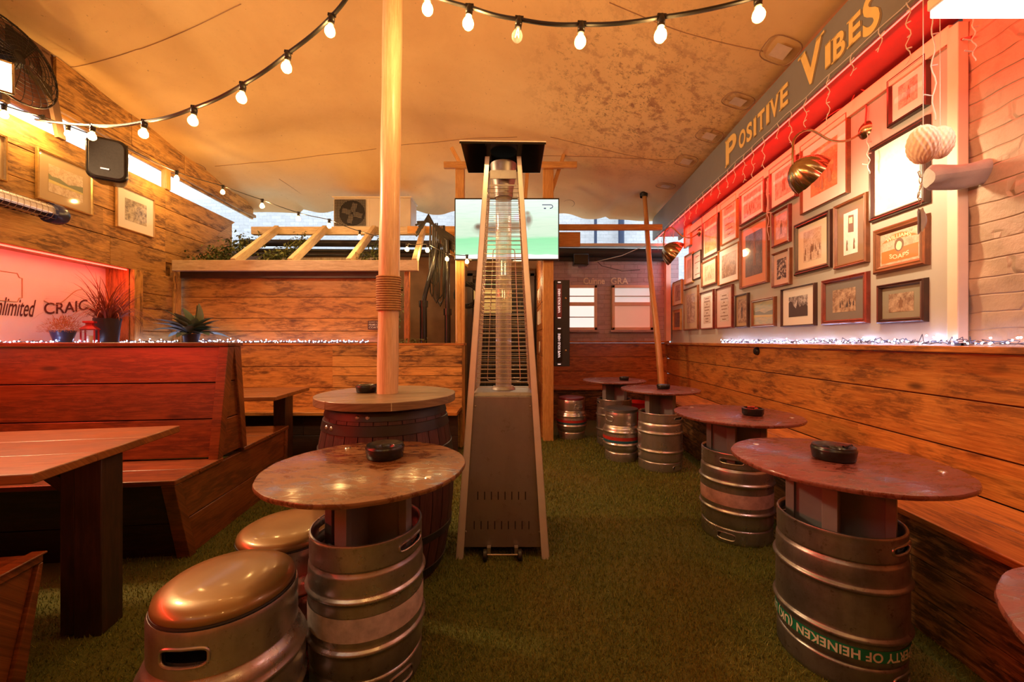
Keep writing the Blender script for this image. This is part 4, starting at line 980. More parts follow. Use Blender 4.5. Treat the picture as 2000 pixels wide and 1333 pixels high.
# ---- POSITIVE VIBES sign: lettering belongs to the sign board
def rs(px): return -1.003*1.737/((px-1000)/F-.077)
sh = flat('dark_gold_letter_shadow', (.30, .20, .10), .5)
for mt, dx, dz, yy in ((sh, .012, -.010, -.2612), (MT['gold'], 0, 0, -.2625)):
    nm = 'letter_shadow' if mt is sh else 'gold_lettering'
    SER = {'I': [(.5, 0), (.5, 1)], 'P': [(.12, 0), (.12, 1)], 'T': [(.5, 0)], 'V': [(.08, 1), (.92, 1)], 'B': [(.1, 0), (.1, 1)], 'E': [(.1, 0), (.1, 1)]}
    def W_(word, spans, z0, z1, sw, off):
        gs = G()
        for ch, (p0, p1) in zip(word, spans):
            t_ = (((p0+p1)/2)-spans[0][0])/max(spans[-1][1]-spans[0][0], 1); up_ = sw*(t_-.5)**2
            xa, xb = rs(p0)+dx, rs(p1)+dx
            fit(ch, nm, mt, sb, MR, xa, xb, z0+up_+dz, z1+up_+dz, yy, off=off)
            hh = (z1-z0)*.055; ww = (z1-z0)*.15
            for (u_, v_) in SER.get(ch, []):
                cx_ = xa+(xb-xa)*u_; cz_ = z0+up_+dz+(z1-z0)*v_+(hh*.5 if v_ == 0 else -hh*.5)
                gs.add([MR @ Vector(q_) for q_ in ((cx_-ww, yy, cz_-hh*.8), (cx_+ww, yy, cz_-hh*.3), (cx_+ww, yy, cz_+hh*.8), (cx_-ww, yy, cz_+hh*.3))], [(0, 1, 2, 3)])
        gs.build(nm, mt, sb, smooth=0)
    def F_(s, p0, p1, z0, z1, sw=0, off=.015):
        fit(s, nm, mt, sb, MR, rs(p0)+dx, rs(p1)+dx, z0+dz, z1+dz, yy, off=off, fn=(lambda a, b, p: (p[0], p[1], p[2]+sw*(a-.5)**2)) if sw else None)
    W_('P', [(1420, 1441)], 2.845, 3.095, 0, .03)
    W_('OSITIVE', [(1446, 1459), (1461, 1472), (1475, 1480), (1483, 1497), (1500, 1506), (1508, 1525), (1528, 1543)], 2.875, 3.030, .05, .03)
    W_('V', [(1567, 1611)], 2.865, 3.115, 0, .03)
    W_('IBE', [(1617, 1628), (1633, 1657), (1664, 1688)], 2.86, 3.01, .04, .03); W_('S', [(1692, 1726)], 2.825, 3.045, 0, .03)
    g = G(); 
    for p0, p1 in (((1397, 1414)), ((1738, 1765))):
        a, b = rs(p0), rs(p1); g.tube([(a+(b-a)*t+dx, yy, 2.955+dz+.028*math.sin(t*2*math.pi)) for t in [i/12 for i in range(13)]], .006, 5)
    for (px_, z_, h_) in ((1563, 3.10, .03), (1424, 2.845, .02), (1440, 3.095, .02)):
        a = rs(px_); g.tube([(a+.02*t, yy, z_-h_*t*t) for t in (0, .4, .8, 1.2)], [.002, .005, .006, .003], 5)
    if mt is not sh: g.build('scroll_flourish', MT['letterpale'] if False else MT['gold'], sb)
fit('Cuinne', 'wall_lettering', MT['creamletter'], None, Matrix.Translation((0, 6.44, 0)), 1.155, 1.50, 2.12, 2.225, off=.02)
o = bpy.data.objects['wall_lettering']; tag(o, 'first cream Celtic painted word above the two windows', 'lettering')
o = fit('GRA', 'wall_lettering', MT['creamletter'], None, Matrix.Translation((0, 6.44, 0)), 1.60, 1.88, 2.12, 2.225, off=.02); tag(o, 'second cream Celtic painted word above the two windows', 'lettering')
# recess lettering
TR = ML @ Matrix.Translation((0, .222, 0))
def lr(px, py): Y = 3.735/((1000-px)/F-.077); return (1.003*Y, CH-(py-667)/F*Y)
a, b = lr(0, 0)[0], lr(78, 0)[0]
un = fit('Unlimited', 'painted_word', MT['ink'], None, TR, a-.055, b-.005, 1.40, 1.545, shear=.45, off=.006)
tag(un, 'dark slanted script word on the white recess panel', 'lettering')
a, b = lr(92, 0)[0], lr(176, 0)[0]
cr_ = fit('CRAIC', 'painted_word', MT['ink'], None, TR, a, b, 1.43, 1.53, off=.012, fn=lambda a, b, p: (p[0], p[1], p[2]+.07*a-.05*a*(1-a)))
tag(cr_, 'dark curved Celtic capital word on the white recess panel', 'lettering')
g = G(); c0 = lr(-30, 555); pts = []
W2, H2, q = .27, .115, .035
for x, z in ((-W2+q, H2), (W2-q, H2), (W2-q*.6, H2-q*.9), (W2, H2-q), (W2, -H2+q), (W2-q*.6, -H2+q*.9), (W2-q, -H2), (-W2+q, -H2), (-W2+q*.6, -H2+q*.9), (-W2, -H2+q), (-W2, H2-q), (-W2+q*.6, H2-q*.9)):
    pts.append(TR @ Vector((c0[0]+x, 0, c0[1]+z)))
g.tube(pts, .0028, 5, closed=True)
tag(g.build('painted_plaque_outline', MT['goldline']), 'thin painted plaque outline on the white recess panel', 'painted outline')
g = G(); a, za = lr(92, 603); b, zb = lr(165, 590)
g.tube([TR @ Vector((a+(b-a)*t, 0, 1.545+.09*t-.05*math.sin(t*math.pi*1.6))) for t in [i/16 for i in range(17)]], .003, 5); tag(g.build('painted_swash', MT['goldline']), 'thin wavy painted line over the curved word on the recess panel', 'painted line')

# ================================================================= FRAMED PICTURES
def print_mat(name, a, b, c_, sc_=(6, 6, 6), thr=.5, horizon=False, sharp=.1):
    m = M(name); v = m.obj(sc_); nz = m.noise(v, 2.0, 6, .7, .5); n2 = m.noise(v, 7, 4, .7)
    c = m.mix(a, b, m.ramp(nz, [(thr-sharp, 0.), (thr+sharp, 1.)])); c = m.mix(c, c_, m.math('MULTIPLY', m.ramp(n2, [(.52, 0.), (.62, 1.)]), .6))
    m.set(Base=c, Rough=.5, Coat=.6, CoatR=.06); return m.m
def mount_mat(name, col):
    m = M(name); m.set(Base=col, Rough=.6, Coat=.6, CoatR=.06); return m.m
MO = {'white': mount_mat('white_mount', (.80, .76, .70)), 'cream': mount_mat('cream_mount', (.72, .60, .42)), 'grey': mount_mat('grey_mount', (.20, .17, .15)), 'green': mount_mat('grey_green_mount', (.28, .25, .18)),
      'pink': mount_mat('pale_pink_mount', (.66, .45, .38)), 'orange': mount_mat('orange_tan_mount', (.60, .26, .12)), 'brown': mount_mat('brown_mount', (.26, .16, .09)), 'tan': mount_mat('tan_mount', (.48, .34, .19))}
PR = {'sepia': print_mat('sepia_photo', (.50, .36, .24), (.20, .11, .07), (.34, .22, .14), (14, 14, 14)), 'faded': print_mat('faded_engraving', (.66, .54, .40), (.48, .34, .22), (.38, .25, .16), (10, 10, 10)),
      'pinkish': print_mat('pinkish_print', (.72, .48, .40), (.45, .20, .16), (.55, .32, .26), (12, 12, 12)), 'dark': print_mat('dark_photo', (.14, .07, .05), (.05, .025, .02), (.22, .12, .08), (6, 6, 6)),
      'orange': print_mat('orange_print', (.68, .30, .12), (.40, .14, .05), (.74, .48, .22), (5, 5, 5)), 'bw': print_mat('black_and_white_print', (.62, .60, .58), (.10, .08, .08), (.3, .28, .28), (16, 16, 16)),
      'water': print_mat('landscape_print', (.52, .46, .24), (.30, .36, .26), (.50, .38, .18), (3, 3, 22)), 'land': print_mat('shaded_landscape', (.60, .52, .40), (.16, .12, .09), (.36, .28, .2), (12, 12, 12)),
      'text': print_mat('printed_verse', (.66, .56, .46), (.42, .30, .22), (.2, .12, .09), (30, 30, 30), .56, sharp=.03), 'pattern': print_mat('patterned_print', (.60, .50, .42), (.05, .02, .02), (.12, .06, .05), (22, 22, 22), .47, sharp=.03),
      'pale': print_mat('pale_sheet_and_glare', (.80, .77, .72), (.74, .69, .62), (.70, .64, .58), (4, 4, 4))}
def picture(T, x0, x1, z0, z1, label, fr, mount, pr, fw=.02, dep=.025, mw=(.16, .18), name='framed_picture', gold=False, marks=None):
    cx, cz = (x0+x1)/2, (z0+z1)/2; Wd, Hd = abs(x1-x0), z1-z0
    t = thing(name, label, 'picture', mat=T @ Matrix.Translation((cx, 0, cz)))
    hx, hz = Wd/2, Hd/2
    steps = [(0, 0), (.12, -dep*.8), (.30, -dep), (.52, -dep*.86), (.70, -dep*.95), (1.0, -dep*.45)]
    g = G(); corners = [(-1, -1), (1, -1), (1, 1), (-1, 1)]
    for i in range(4):
        (sx0, sz0), (sx1, sz1) = corners[i], corners[(i+1) % 4]; r1 = random.random()*30
        for (a, ya), (b, yb) in zip(steps, steps[1:]):
            A = (sx0*(hx-a*fw), ya, sz0*(hz-a*fw)); B = (sx1*(hx-a*fw), ya, sz1*(hz-a*fw)); C_ = (sx1*(hx-b*fw), yb, sz1*(hz-b*fw)); D = (sx0*(hx-b*fw), yb, sz0*(hz-b*fw))
            L = Wd if i % 2 == 0 else Hd; g.add([A, B, C_, D], [(0, 1, 2, 3)], [[(r1, a*fw), (r1+L, a*fw), (r1+L, b*fw), (r1, b*fw)]])
    g.build('frame', fr, t, smooth=0)
    if gold:
        g = G(); q = .92*fw; pts = [(-hx+q, -dep*.5, -hz+q), (hx-q, -dep*.5, -hz+q), (hx-q, -dep*.5, hz-q), (-hx+q, -dep*.5, hz-q)]; g.tube(pts, .0022, 4, closed=True); g.build('gilt_slip', MT['goldframe'], t)
    g = G(); q = fw*.98; y = -dep*.4; g.quad((-hx+q, y, -hz+q), (hx-q, y, -hz+q), (hx-q, y, hz-q), (-hx+q, y, hz-q)); g.build('mount', mount, t, smooth=0)
    px_, pz_ = (hx-q)*(1-mw[0]*2), (hz-q)*(1-mw[1]*2); y -= .001
    pr_ = None
    if pr is not None:
        g = G(); g.quad((-px_, y, -pz_), (px_, y, -pz_), (px_, y, pz_), (-px_, y, pz_)); pr_ = g.build('print', pr, t, smooth=0)
    if marks: marks(t, pr_, px_, pz_, y-.0006)
    return t
def poly(parent, pts, y, mat, name='silhouette'):
    g = G(); n = len(pts); g.add([(x, y, z) for x, z in pts], [tuple(range(n))]); return g.build(name, mat, parent, smooth=0)
inkm = mount_mat('dark_print_ink', (.07, .05, .05)); inkb2 = mount_mat('brown_print_ink', (.22, .12, .07)); inkb3 = mount_mat('light_brown_print_ink', (.36, .22, .13)); skyp = mount_mat('pale_print_sky', (.66, .58, .50)); hill = mount_mat('green_print_hill', (.20, .21, .12)); lake = mount_mat('yellow_print_lake', (.60, .50, .20))
orp = mount_mat('orange_label_ink', (.70, .20, .05)); crp = mount_mat('cream_label_paper', (.85, .70, .45))
def church(t, p, px, pz, y):
    poly(p, [(-px, -pz), (px, -pz), (px, -pz*.1), (px*.8, pz*.15), (px*.55, 0), (px*.4, pz*.1), (px*.2, -pz*.1), (px*.08, pz*.2), (0, pz*.9), (-px*.08, pz*.2), (-px*.2, -pz*.2), (-px*.45, pz*.1), (-px*.6, pz*.5), (-px*.85, pz*.6), (-px, pz*.4)], y, inkm)
def hills(t, p, px, pz, y):
    poly(p, [(-px, -pz*.1), (px, -pz*.25), (px, pz*.2), (px*.5, pz*.1), (px*.1, -pz*.05), (-px*.4, pz*.2), (-px*.8, pz*.15), (-px, pz*.3)], y, hill); poly(p, [(-px, -pz*.35), (px, -pz*.4), (px, -pz*.25), (-px, -pz*.12)], y, lake)
def figure(sx=0, s=1, col=inkb2):
    def f(t, p, px, pz, y):
        poly(p, [(sx*px+a*px*.3*s, b*pz*.7*s) for a, b in ((-.7, -1), (-.2, -1), (0, -.2), (.2, -1), (.7, -1), (.5, -.1), (.9, .1), (.5, .5), (.25, .55), (.3, .8), (.1, 1), (-.15, .98), (-.3, .75), (-.2, .55), (-.6, .4), (-.8, 0), (-.5, -.2))], y, col)
    return f
def boxfig(t, p, px, pz, y):
    poly(p, [(-px*.35, pz*.05), (px*.45, pz*.0), (px*.45, pz*.8), (-px*.3, pz*.85)], y, inkb2); poly(p, [(-px*.2, pz*.45), (px*.3, pz*.43), (px*.3, pz*.72), (-px*.2, pz*.72)], y-.0004, crp)
    for sx in (-.5, .5): poly(p, [(sx*px+a*px*.22, -pz*.55+b*pz*.25) for a, b in ((-.6, -1), (.6, -1), (.3, 0), (.6, .3), (.2, 1), (-.2, 1), (-.5, .2))], y, inkb2)
def lines(n=7):
    def f(t, p, px, pz, y):
        g = G()
        for i in range(n):
            z = pz*(.85-1.7*i/(n-1)); w_ = px*(.55+.35*math.sin(i*2.3)); g.quad((-w_, y, z-pz*.035), (w_, y, z-pz*.035), (w_, y, z+pz*.035), (-w_, y, z+pz*.035))
        g.build('printed_lines', inkb2, p, smooth=0)
    return f
def crowd(t, p, px, pz, y):
    g = G()
    for i in range(random.randint(7, 16)):
        x = px*random.uniform(-.88, .88); z = -pz*.3+pz*random.uniform(-.35, .25); s = pz*random.uniform(.12, .24)
        g.add([(x+a*s*.5, y-.0001*i, z+b*s) for a, b in ((-.6, -1.4), (.6, -1.4), (.5, .2), (.2, .4), (.25, .9), (-.25, .9), (-.2, .4), (-.5, .2))], [tuple(range(8))])
    g.build('silhouette', random.choice((inkb2, inkm, inkb3)), p, smooth=0)
def label_(t, p, px, pz, y):
    n = 24; up = [(px*.94*(2*i/n-1), pz*(.42+.45*math.sin(math.pi*i/n))) for i in range(n+1)]; lo = [(px*.94*(1-2*i/n), pz*(.42+.10*math.sin(math.pi*i/n))) for i in range(n+1)]
    poly(p, up+lo[1:-1], y, orp, 'label_arch'); poly(p, [(-px*.94, -pz*.12), (px*.94, -pz*.02), (px*.94, -pz*.85), (-px*.94, -pz*.88)], y, orp, 'label_field')
    poly(p, [(px*.24*math.cos(a), pz*.12+pz*.42*math.sin(a)) for a in [k*math.pi/12 for k in range(24)]], y-.0004, inkb2, 'oval')
    poly(p, [(px*.15*math.cos(a)+px*.01*math.sin(3*a), pz*.06+pz*.28*math.sin(a)) for a in [k*math.pi/12 for k in range(24)]], y-.0008, crp, 'portrait')
    fit("WILLIAMS'", 'label_lettering', crp, p, ID, -px*.66, px*.66, pz*.50, pz*.74, y-.0008, off=.02, fn=lambda a, b, q: (q[0], q[1], q[2]+pz*.13*(1-(2*a-1)**2)-pz*.06))
    fit('SOAPS', 'label_lettering', crp, p, ID, -px*.5, px*.5, -pz*.62, -pz*.34, y-.0008, off=.02, fn=lambda a, b, q: (q[0], q[1], q[2]-pz*.12*(1-(2*a-1)**2)))
FR = WD
rows = [  # xl, yt, yb, xr, frame, mount, print, fw, label, marks, mw, gold
 (1740, 159, 253, 1819, 'frame_dark', 'white', 'pinkish', .022, 'topmost picture by the brick wall, small with white mount and dark frame', figure(.1, .8), (.2, .22), 0),
 (1704, 290, 437, 1819, 'frame_dark', 'white', 'pale', .030, 'large gilt-edged dark frame with white glare painted in, behind the honeycomb paper ball', None, (.04, .04), 1),  # white glare on the glass, painted as its print
 (1569, 287, 422, 1662, 'frame_brown', 'white', 'orange', .012, 'large thin-framed orange print behind the nearer brass shell lamp', crowd, (.2, .17), 0),
 (1507, 332, 415, 1561, 'frame_red', 'white', 'pinkish', .022, 'red-framed print peeping out left of the nearer brass shell lamp', figure(.1, .9), (.15, .15), 0),
 (1448, 379, 444.5, 1498, 'frame_red', 'white', 'pinkish', .024, 'dark red wide frame with pinkish crowd print under the hanging wire', crowd, (.12, .12), 0),
 (1411, 401, 482.5, 1443, 'frame_light', 'white', 'faded', .014, 'thin orange frame with pale print, tall, in the top row', lines(6), (.14, .12), 0),
 (1374.5, 421, 510, 1406, 'frame_dark', 'cream', 'orange', .026, 'tall dark frame with glaring glass in the top row near the far shell lamp', None, (.08, .08), 0),
 (1339, 447, 487, 1352, 'frame_light', 'cream', 'faded', .012, 'tiny light frame right behind the far brass shell lamp arm', None, (.15, .15), 0),
 (1340, 501, 558.6, 1356, 'frame_light', 'white', 'faded', .020, 'narrow light wood frame under the far brass shell lamp', None, (.2, .15), 0),
 (1356, 497, 548, 1372, 'frame_dark', 'white', 'pale', .005, 'small thin black frame with white sheet under the far wall lamp plate', lines(4), (.1, .1), 0),
 (1373, 514, 564, 1403, 'frame_brown', 'cream', 'faded', .024, 'small brown frame with tan print below the glaring tall frame', crowd, (.14, .16), 0),
 (1406, 492, 560, 1447, 'frame_light', 'white', 'sepia', .012, 'squarish thin orange frame with sepia print and glare at its corner', crowd, (.14, .16), 0),
 (1448.5, 448, 566.5, 1504, 'frame_brown', 'orange', 'dark', .022, 'large brown frame with orange mount around a dark full length photo', figure(.1, .8, mount_mat('lighter_print_figure', (.24, .14, .10))), (.17, .14), 0),
 (1512, 417, 486.5, 1547, 'frame_red', 'orange', 'pinkish', .018, 'small dark red frame with bluish glint beside the nearer shell lamp', figure(0, .9), (.16, .15), 0),
 (1512, 497, 564, 1548, 'frame_brown', 'pink', 'pattern', .018, 'small brown frame with a black patterned print below the bluish one', None, (.2, .17), 0),
 (1555.6, 440.5, 541.6, 1628.6, 'frame_dark', 'cream', 'faded', .038, 'wide black-brown frame with cream mount and yellowed engraving', crowd, (.2, .15), 1),
 (1634, 404, 528.5, 1700, 'frame_brown', 'brown', 'pale', .024, 'tall brown frame with brown mount around a white strip with a phone box drawing', boxfig, (.24, .14), 0),
 (1711.6, 451, 539, 1818, 'frame_brown', 'cream', 'faded', .040, "wide brown frame around the orange Williams' label", label_, (.01, .01), 1),
 (1338, 566.5, 646.6, 1366, 'frame_brown', 'tan', 'sepia', .018, 'brown frame with tan print, bottom row, third from the corner', figure(0, .8), (.2, .14), 0),
 (1370, 573, 645, 1397, 'frame_red', 'white', 'text', .016, 'slim reddish frame with printed verse on white, bottom row', lines(9), (.22, .12), 0),
 (1401, 565, 643.4, 1434, 'frame_red', 'pink', 'text', .016, 'reddish frame with printed verse on pink, bottom row', lines(8), (.22, .14), 0),
 (1439, 578, 642, 1465, 'frame_dark', 'tan', 'sepia', .018, 'narrow dark frame with a standing figure, bottom row', figure(0, .9, inkm), (.12, .1), 0),
 (1472, 588, 641, 1518, 'frame_brown', 'tan', 'water', .022, 'low brown frame with a lake and hills landscape, bottom row', hills, (.01, .01), 0),
 (1530.6, 566.5, 640, 1597, 'frame_dark', 'white', 'bw', .012, 'thin black frame with white mount and a dark church spire silhouette', church, (.2, .22), 0),
 (1610, 549, 637, 1700.6, 'frame_red', 'grey', 'sepia', .030, 'mahogany frame with grey mount and sepia town photo', crowd, (.2, .2), 0),
 (1719.5, 558, 634, 1815, 'frame_dark', 'green', 'sepia', .026, "dark frame with grey-green mount and sepia rider photo, below the Williams' label", figure(0, .8, inkb2), (.18, .2), 0),
 (1317, 553, 599, 1334, 'frame_light', 'cream', 'sepia', .012, 'upper of two little light frames next to the back corner', figure(0, .8, inkb2), (.2, .15), 0),
 (1317, 607, 646.6, 1332, 'frame_light', 'orange', 'dark', .012, 'lower of two little light frames next to the back corner', None, (.12, .12), 0)]
for xl, yt, yb, xr, fr, mo, pr, fw, lab, mk, mw, gd in rows:
    xa, zt = rp(xl, yt); _, zb = rp(xl, yb); xb, _ = rp(xr, 0)
    picture(MP, xa, xb, zb, zt, lab, FR[fr], MO[mo], PR[pr], fw*1.15, .030, mw, gold=gd, marks=mk)
# left wall pictures (measured on the left edge)
TLf = ML @ Matrix.Translation((0, -.012, 0))
for (xl, yt, yb, xr, fr, mo, pr, fw, lab, mk, mw) in (
    (65, 287, 388, 176, MT['goldframe'], 'tan', 'faded', .016, 'gilt-framed pale landscape print with tan mount on the left plank wall', hills, (.17, .2)),
    (222, 359, 443, 297, WD['frame_light'], 'white', 'land', .012, 'light-framed dark landscape etching with white mount below the speaker', None, (.2, .22)),
    (-60, 238, 335, 7, MT['goldframe'], 'tan', 'faded', .018, 'gilt frame cut off by the left edge of the picture', None, (.17, .2))):
    xa, zt = lw(xl, yt); _, zb = lw(xl, yb); xb, _ = lw(xr, 0)
    picture(TLf, xa, xb, zb, zt, lab, fr, MO[mo], PR[pr], fw*1.1, .022, mw, marks=mk)
# small sign on the back planks
sg = thing('notice_sign', 'small brown sign on the back plank wall beside the pole', 'sign', (-1.60, 4.63, 1.385))
g = G(); g.box((0, 0, 0), (.15, .008, .105)); g.build('plate', MT['edge'], sg, bevel=.002)
for s_, z0, z1 in (('SORRY NO', .028, .040), ('PRAMS OR', -.008, .016), ('COATS', -.038, -.016)): fit(s_, 'sign_lettering', MT['letterpale'], sg, ID, -.062, .062, z0, z1, -.0046, off=.01)

# ================================================================= LAMPS ON THE RIGHT WALL
def sconce(label, plate, shade_c, axis, s=1.0, power=16):
    t = thing('brass_wall_lamp', label, 'wall lamp', plate)
    pl_, sc_, ax = Vector(plate), Vector(shade_c), Vector(axis).normalized()
    R = ax.to_track_quat('Z', 'Y').to_matrix().to_4x4()
    g = G(); g.lathe([(0, .03), (.02, .028), (.045, .012), (.055, .0)], 28, Matrix.Rotation(AR, 4, 'Z') @ Matrix.Rotation(math.pi/2, 4, 'X')); g.build('wall_plate', MT['brass'], t)
    ap = sc_-ax*.10*s
    hinge = ap+Vector((0, 0, .045))
    g = G(); P0, P1 = pl_, hinge; d = P1-P0
    ctrl = [P0, P0+d*.25+Vector((0, 0, -.03*s)), P0+d*.5+Vector((0, 0, .02*s)), P0+d*.78+Vector((0, 0, .15*s)), P0+d*.97+Vector((0, 0, .13*s)), P1+Vector((0, 0, .03)), P1+Vector((0, 0, -.05))]
    pts = []
    for i in range(len(ctrl)-1):
        p0, p1, p2, p3 = ctrl[max(i-1, 0)], ctrl[i], ctrl[i+1], ctrl[min(i+2, len(ctrl)-1)]
        for k in range(6):
            u_ = k/6; pts.append(.5*((2*p1)+(-p0+p2)*u_+(2*p0-5*p1+4*p2-p3)*u_*u_+(-p0+3*p1-3*p2+p3)*u_**3))
    pts.append(ctrl[-1]); g.tube([p-pl_ for p in pts], .0085*s, 10); g.build('curved_arm', MT['brass'], t)
    g = G(); fl = lambda a, k: (.075*abs(math.sin(a*5.5))-.03)*min(k/4, 1)
    pr = [(.012, -.10), (.03, -.098), (.065, -.080), (.095, -.050), (.118, -.012), (.132, .03), (.138, .062), (.134, .062), (.127, .03), (.112, -.012), (.090, -.046), (.06, -.075), (.03, -.092)]
    pr = [(a*s, b*s) for a, b in pr]
    g.lathe(pr, 132, Matrix.Translation(sc_-pl_) @ R, flute=lambda a, k: fl(a, k if k < 7 else 12-k)); g.build('shell_shade', MT['brass'], t, smooth=60)
    g = G(); g.ball(sc_-pl_+ax*.005, .028*s, 14, 10); g.build('bulb', MT['bulbhot'], t)
    light('SPOT', sc_+ax*.05*s, power, (1, .74, .44), .04, aim=ax, spot=2.7, name='sconce_light')
    return t
pa = MP @ Vector((rp(1690, 255)[0], 0, rp(1690, 255)[1]))
sconce('brass shell wall lamp on a curved arm, nearer of the two, among the pictures', pa, (1.735, 2.36, 2.205), (.80, -.05, -.55), .82, 30)
pb = MP @ Vector((rp(1366, 455)[0], 0, rp(1366, 455)[1]))
sconce('brass shell wall lamp on a curved arm, farther of the two, near the back corner', pb, (1.98, 4.95, 2.31), (.78, -.10, -.55), 1.1, 22)
# white panel lamp
wl = thing('panel_lamp', 'glowing white panel lamp at the top right corner on the brick wall', 'lamp', (1.72, 1.23, 2.395))
g = G(); g.box((0.02, -.02, 0), (.42, .50, .03)); g.build('diffuser', MT['tubewhite'], wl, bevel=.004)
g = G(); g.box((.02, -.02, .035), (.43, .51, .04)); g.box((.25, 0, .07), (.12, .06, .03)); g.build('casing', MT['cream'], wl, bevel=.004)
light('AREA', (1.74, 1.21, 2.365), 7, (1, .70, .58), .4, .45, aim=(.15, .15, -1), name='panel_lamp_light')
# stone corbel
g = G(); nn = 12
def corb(a, b):
    th_ = -2*math.pi*a; x = b*.25; r = (.050+.007*math.sin(3*th_+2*b)+.005*math.sin(7*b+th_))*(1.0 if b < .92 else 1-3*(b-.92))
    return tuple(MP @ Vector((-1.90+r*.8*math.cos(th_)-.03*b, .06-x, 2.01+r*1.15*math.sin(th_)-.02*b)))
g.grid(corb, 24, 12); g.add([corb(i/24, 1) for i in range(24)], [tuple(range(24))]); o = g.build('stone_corbel', MT['stone'], smooth=60)
tag(o, 'rough stone block jutting out of the painted brick wall', 'stone')

# ================================================================= HANGING THINGS ON THE RIGHT
def honeycomb(label, c, r, rz):
    t = thing('honeycomb_paper_ball', label, 'paper decoration', c, rz)
    g = G()
    def skin(u_, v_):
        a = 2*math.pi*u_; ph = math.pi*v_; rr = 1+.055*math.cos(16*a)*math.cos(11*ph); x = r*.66*rr*math.sin(ph)
        return (x*math.cos(-a), x*math.sin(-a), -r*math.cos(ph)*(1+.02*math.cos(16*a)))
    g.grid(skin, 128, 44)
    g.build('tissue_folds', MT['paper'], t, smooth=0)
    g = G(); g.tube([(0, 0, r*.98), (0, 0, r*.98+.5)], .0014, 5); g.build('hanging_thread', MT['wirewhite'], t)
cA = P(1803, 283, 1.50); cB = P(1836, 279, 1.66)
honeycomb('peach honeycomb paper ball, the nearer one hanging before the glare-white gilt-edged frame', cA, .071, 0)
honeycomb('peach honeycomb paper ball, the farther one half hidden behind the nearer', cB, .066, .4)
ft = thing('feather_ornament', 'hanging wire and feather ornament below the honeycomb paper balls', 'hanging ornament', P(1797, 330, 1.5))
g = G(); z_ = 0
for i in range(5): g.tube([(.006*math.sin(i+a*.7), .004*math.cos(i*2), -.02-i*.026+.013*math.cos(a)) for a in [k*.785 for k in range(8)]], .0016, 5, closed=True)
g.tube([(0, 0, .12), (0, 0, -.02)], .001, 5); g.build('chain', MT['cage'], ft)
g = G()
for i, (dx, dy, l_) in enumerate(((-.008, 0, .10), (.006, .006, .085), (.0, -.008, .09))):
    pts = [(dx+.010*math.sin(math.pi*t), dy, -.15-l_*t) for t in [k/8 for k in range(9)]]
    def fe(u_, v_): p = pts[min(int(v_*8), 8)]; w_ = .012*math.sin(math.pi*min(v_*1.02, 1))**.6; return (p[0]+(u_-.5)*w_*2, p[1]+.003*math.sin(u_*6+i), p[2])
    g.grid(fe, 2, 8)
g.build('feather', MT['stone'], ft)
# icicle lights: each drop of wire a part
ic = thing('icicle_lights', 'unlit white icicle light wires dangling along the red underside of the sign board', 'icicle lights', mat=MR @ Matrix.Translation((-4, -.275, 2.80)))
g = G(); g.tube([(x_/10, .002*math.sin(x_), .004*math.sin(x_*1.7)) for x_ in range(-20, 41)], .0022, 5); g.build('main_wire', MT['wirewhite'], ic)
xs_ = []; x_ = -1.95
while x_ < 2.3: xs_.append(x_); x_ += random.uniform(.14, .22)
for k, x_ in enumerate(xs_):
    L = random.choice([.12, .17, .24, .20, .28]); g = G(); n_ = int(L/.02)
    pts = [(x_+.008*math.sin(i*1.3+k), .006*math.cos(i*1.1+k), -L*i/n_) for i in range(n_+1)]; g.tube(pts, .0024, 5)
    for i in range(2, n_+1, 3):
        s_ = random.choice((-1, 1)); p = Vector(pts[i]); g.tube([p, p+Vector((s_*.022, .004, random.uniform(-.012, .01)))], [.0024, .0034], 6)
    g.build('icicle_strand', MT['wirewhite'], ic)
for (px, y0, y1, Y) in ((1812, 0, 200, 1.9), (1440, 330, 470, 3.9), (1345, 400, 470, 4.8)):
    pass
for (px, py0, py1, Y, lab) in ((1821, 20, 236, 1.62, 'loose white light wire hanging above the honeycomb paper balls'), (1900, 35, 120, 1.66, 'loose tangle of white light wire under the panel lamp'), (1694, 262, 340, 2.42, 'loose white wire hanging under the nearer wall lamp plate'), (1497, 355, 470, 3.55, 'loose white wire drooping before the dark red framed picture')):
    g = G(); a, b = P(px, py0, Y), P(px+4, py1, Y); n_ = 18; pts = [a.lerp(b, i/n_)+Vector((.006*math.sin(i*1.2), .004*math.sin(i*.9), 0)) for i in range(n_+1)]; g.tube(pts, .0024, 5)
    for i in range(4, n_, 5): g.tube([pts[i], pts[i]+Vector((random.choice((-.03, .03)), .005, .008))], [.0022, .0035], 6)
    tag(g.build('light_wire', MT['wirewhite']), lab, 'wire')
g = G(); cpts = [rp(1900, 72, 2.06), rp(1866, 82), rp(1830, 103), rp(1780, 138), rp(1735, 168), rp(1697, 195), rp(1640, 215), rp(1570, 262), rp(1500, 318), rp(1430, 372), rp(1372, 420)]
g.tube([MP @ Vector((x, -.012-.006*math.sin(i), z)) for i, (x, z) in enumerate(cpts)], .005, 8)
g.tube([MP @ Vector((x, -.014, z)) for x, z in (rp(1665, 205), rp(1680, 172), rp(1694, 178), rp(1697, 215), rp(1694, 250))], .005, 8)
tag(g.build('power_cable', MT['redpaint']), 'painted power cable sagging along the top of the picture panel', 'cable')

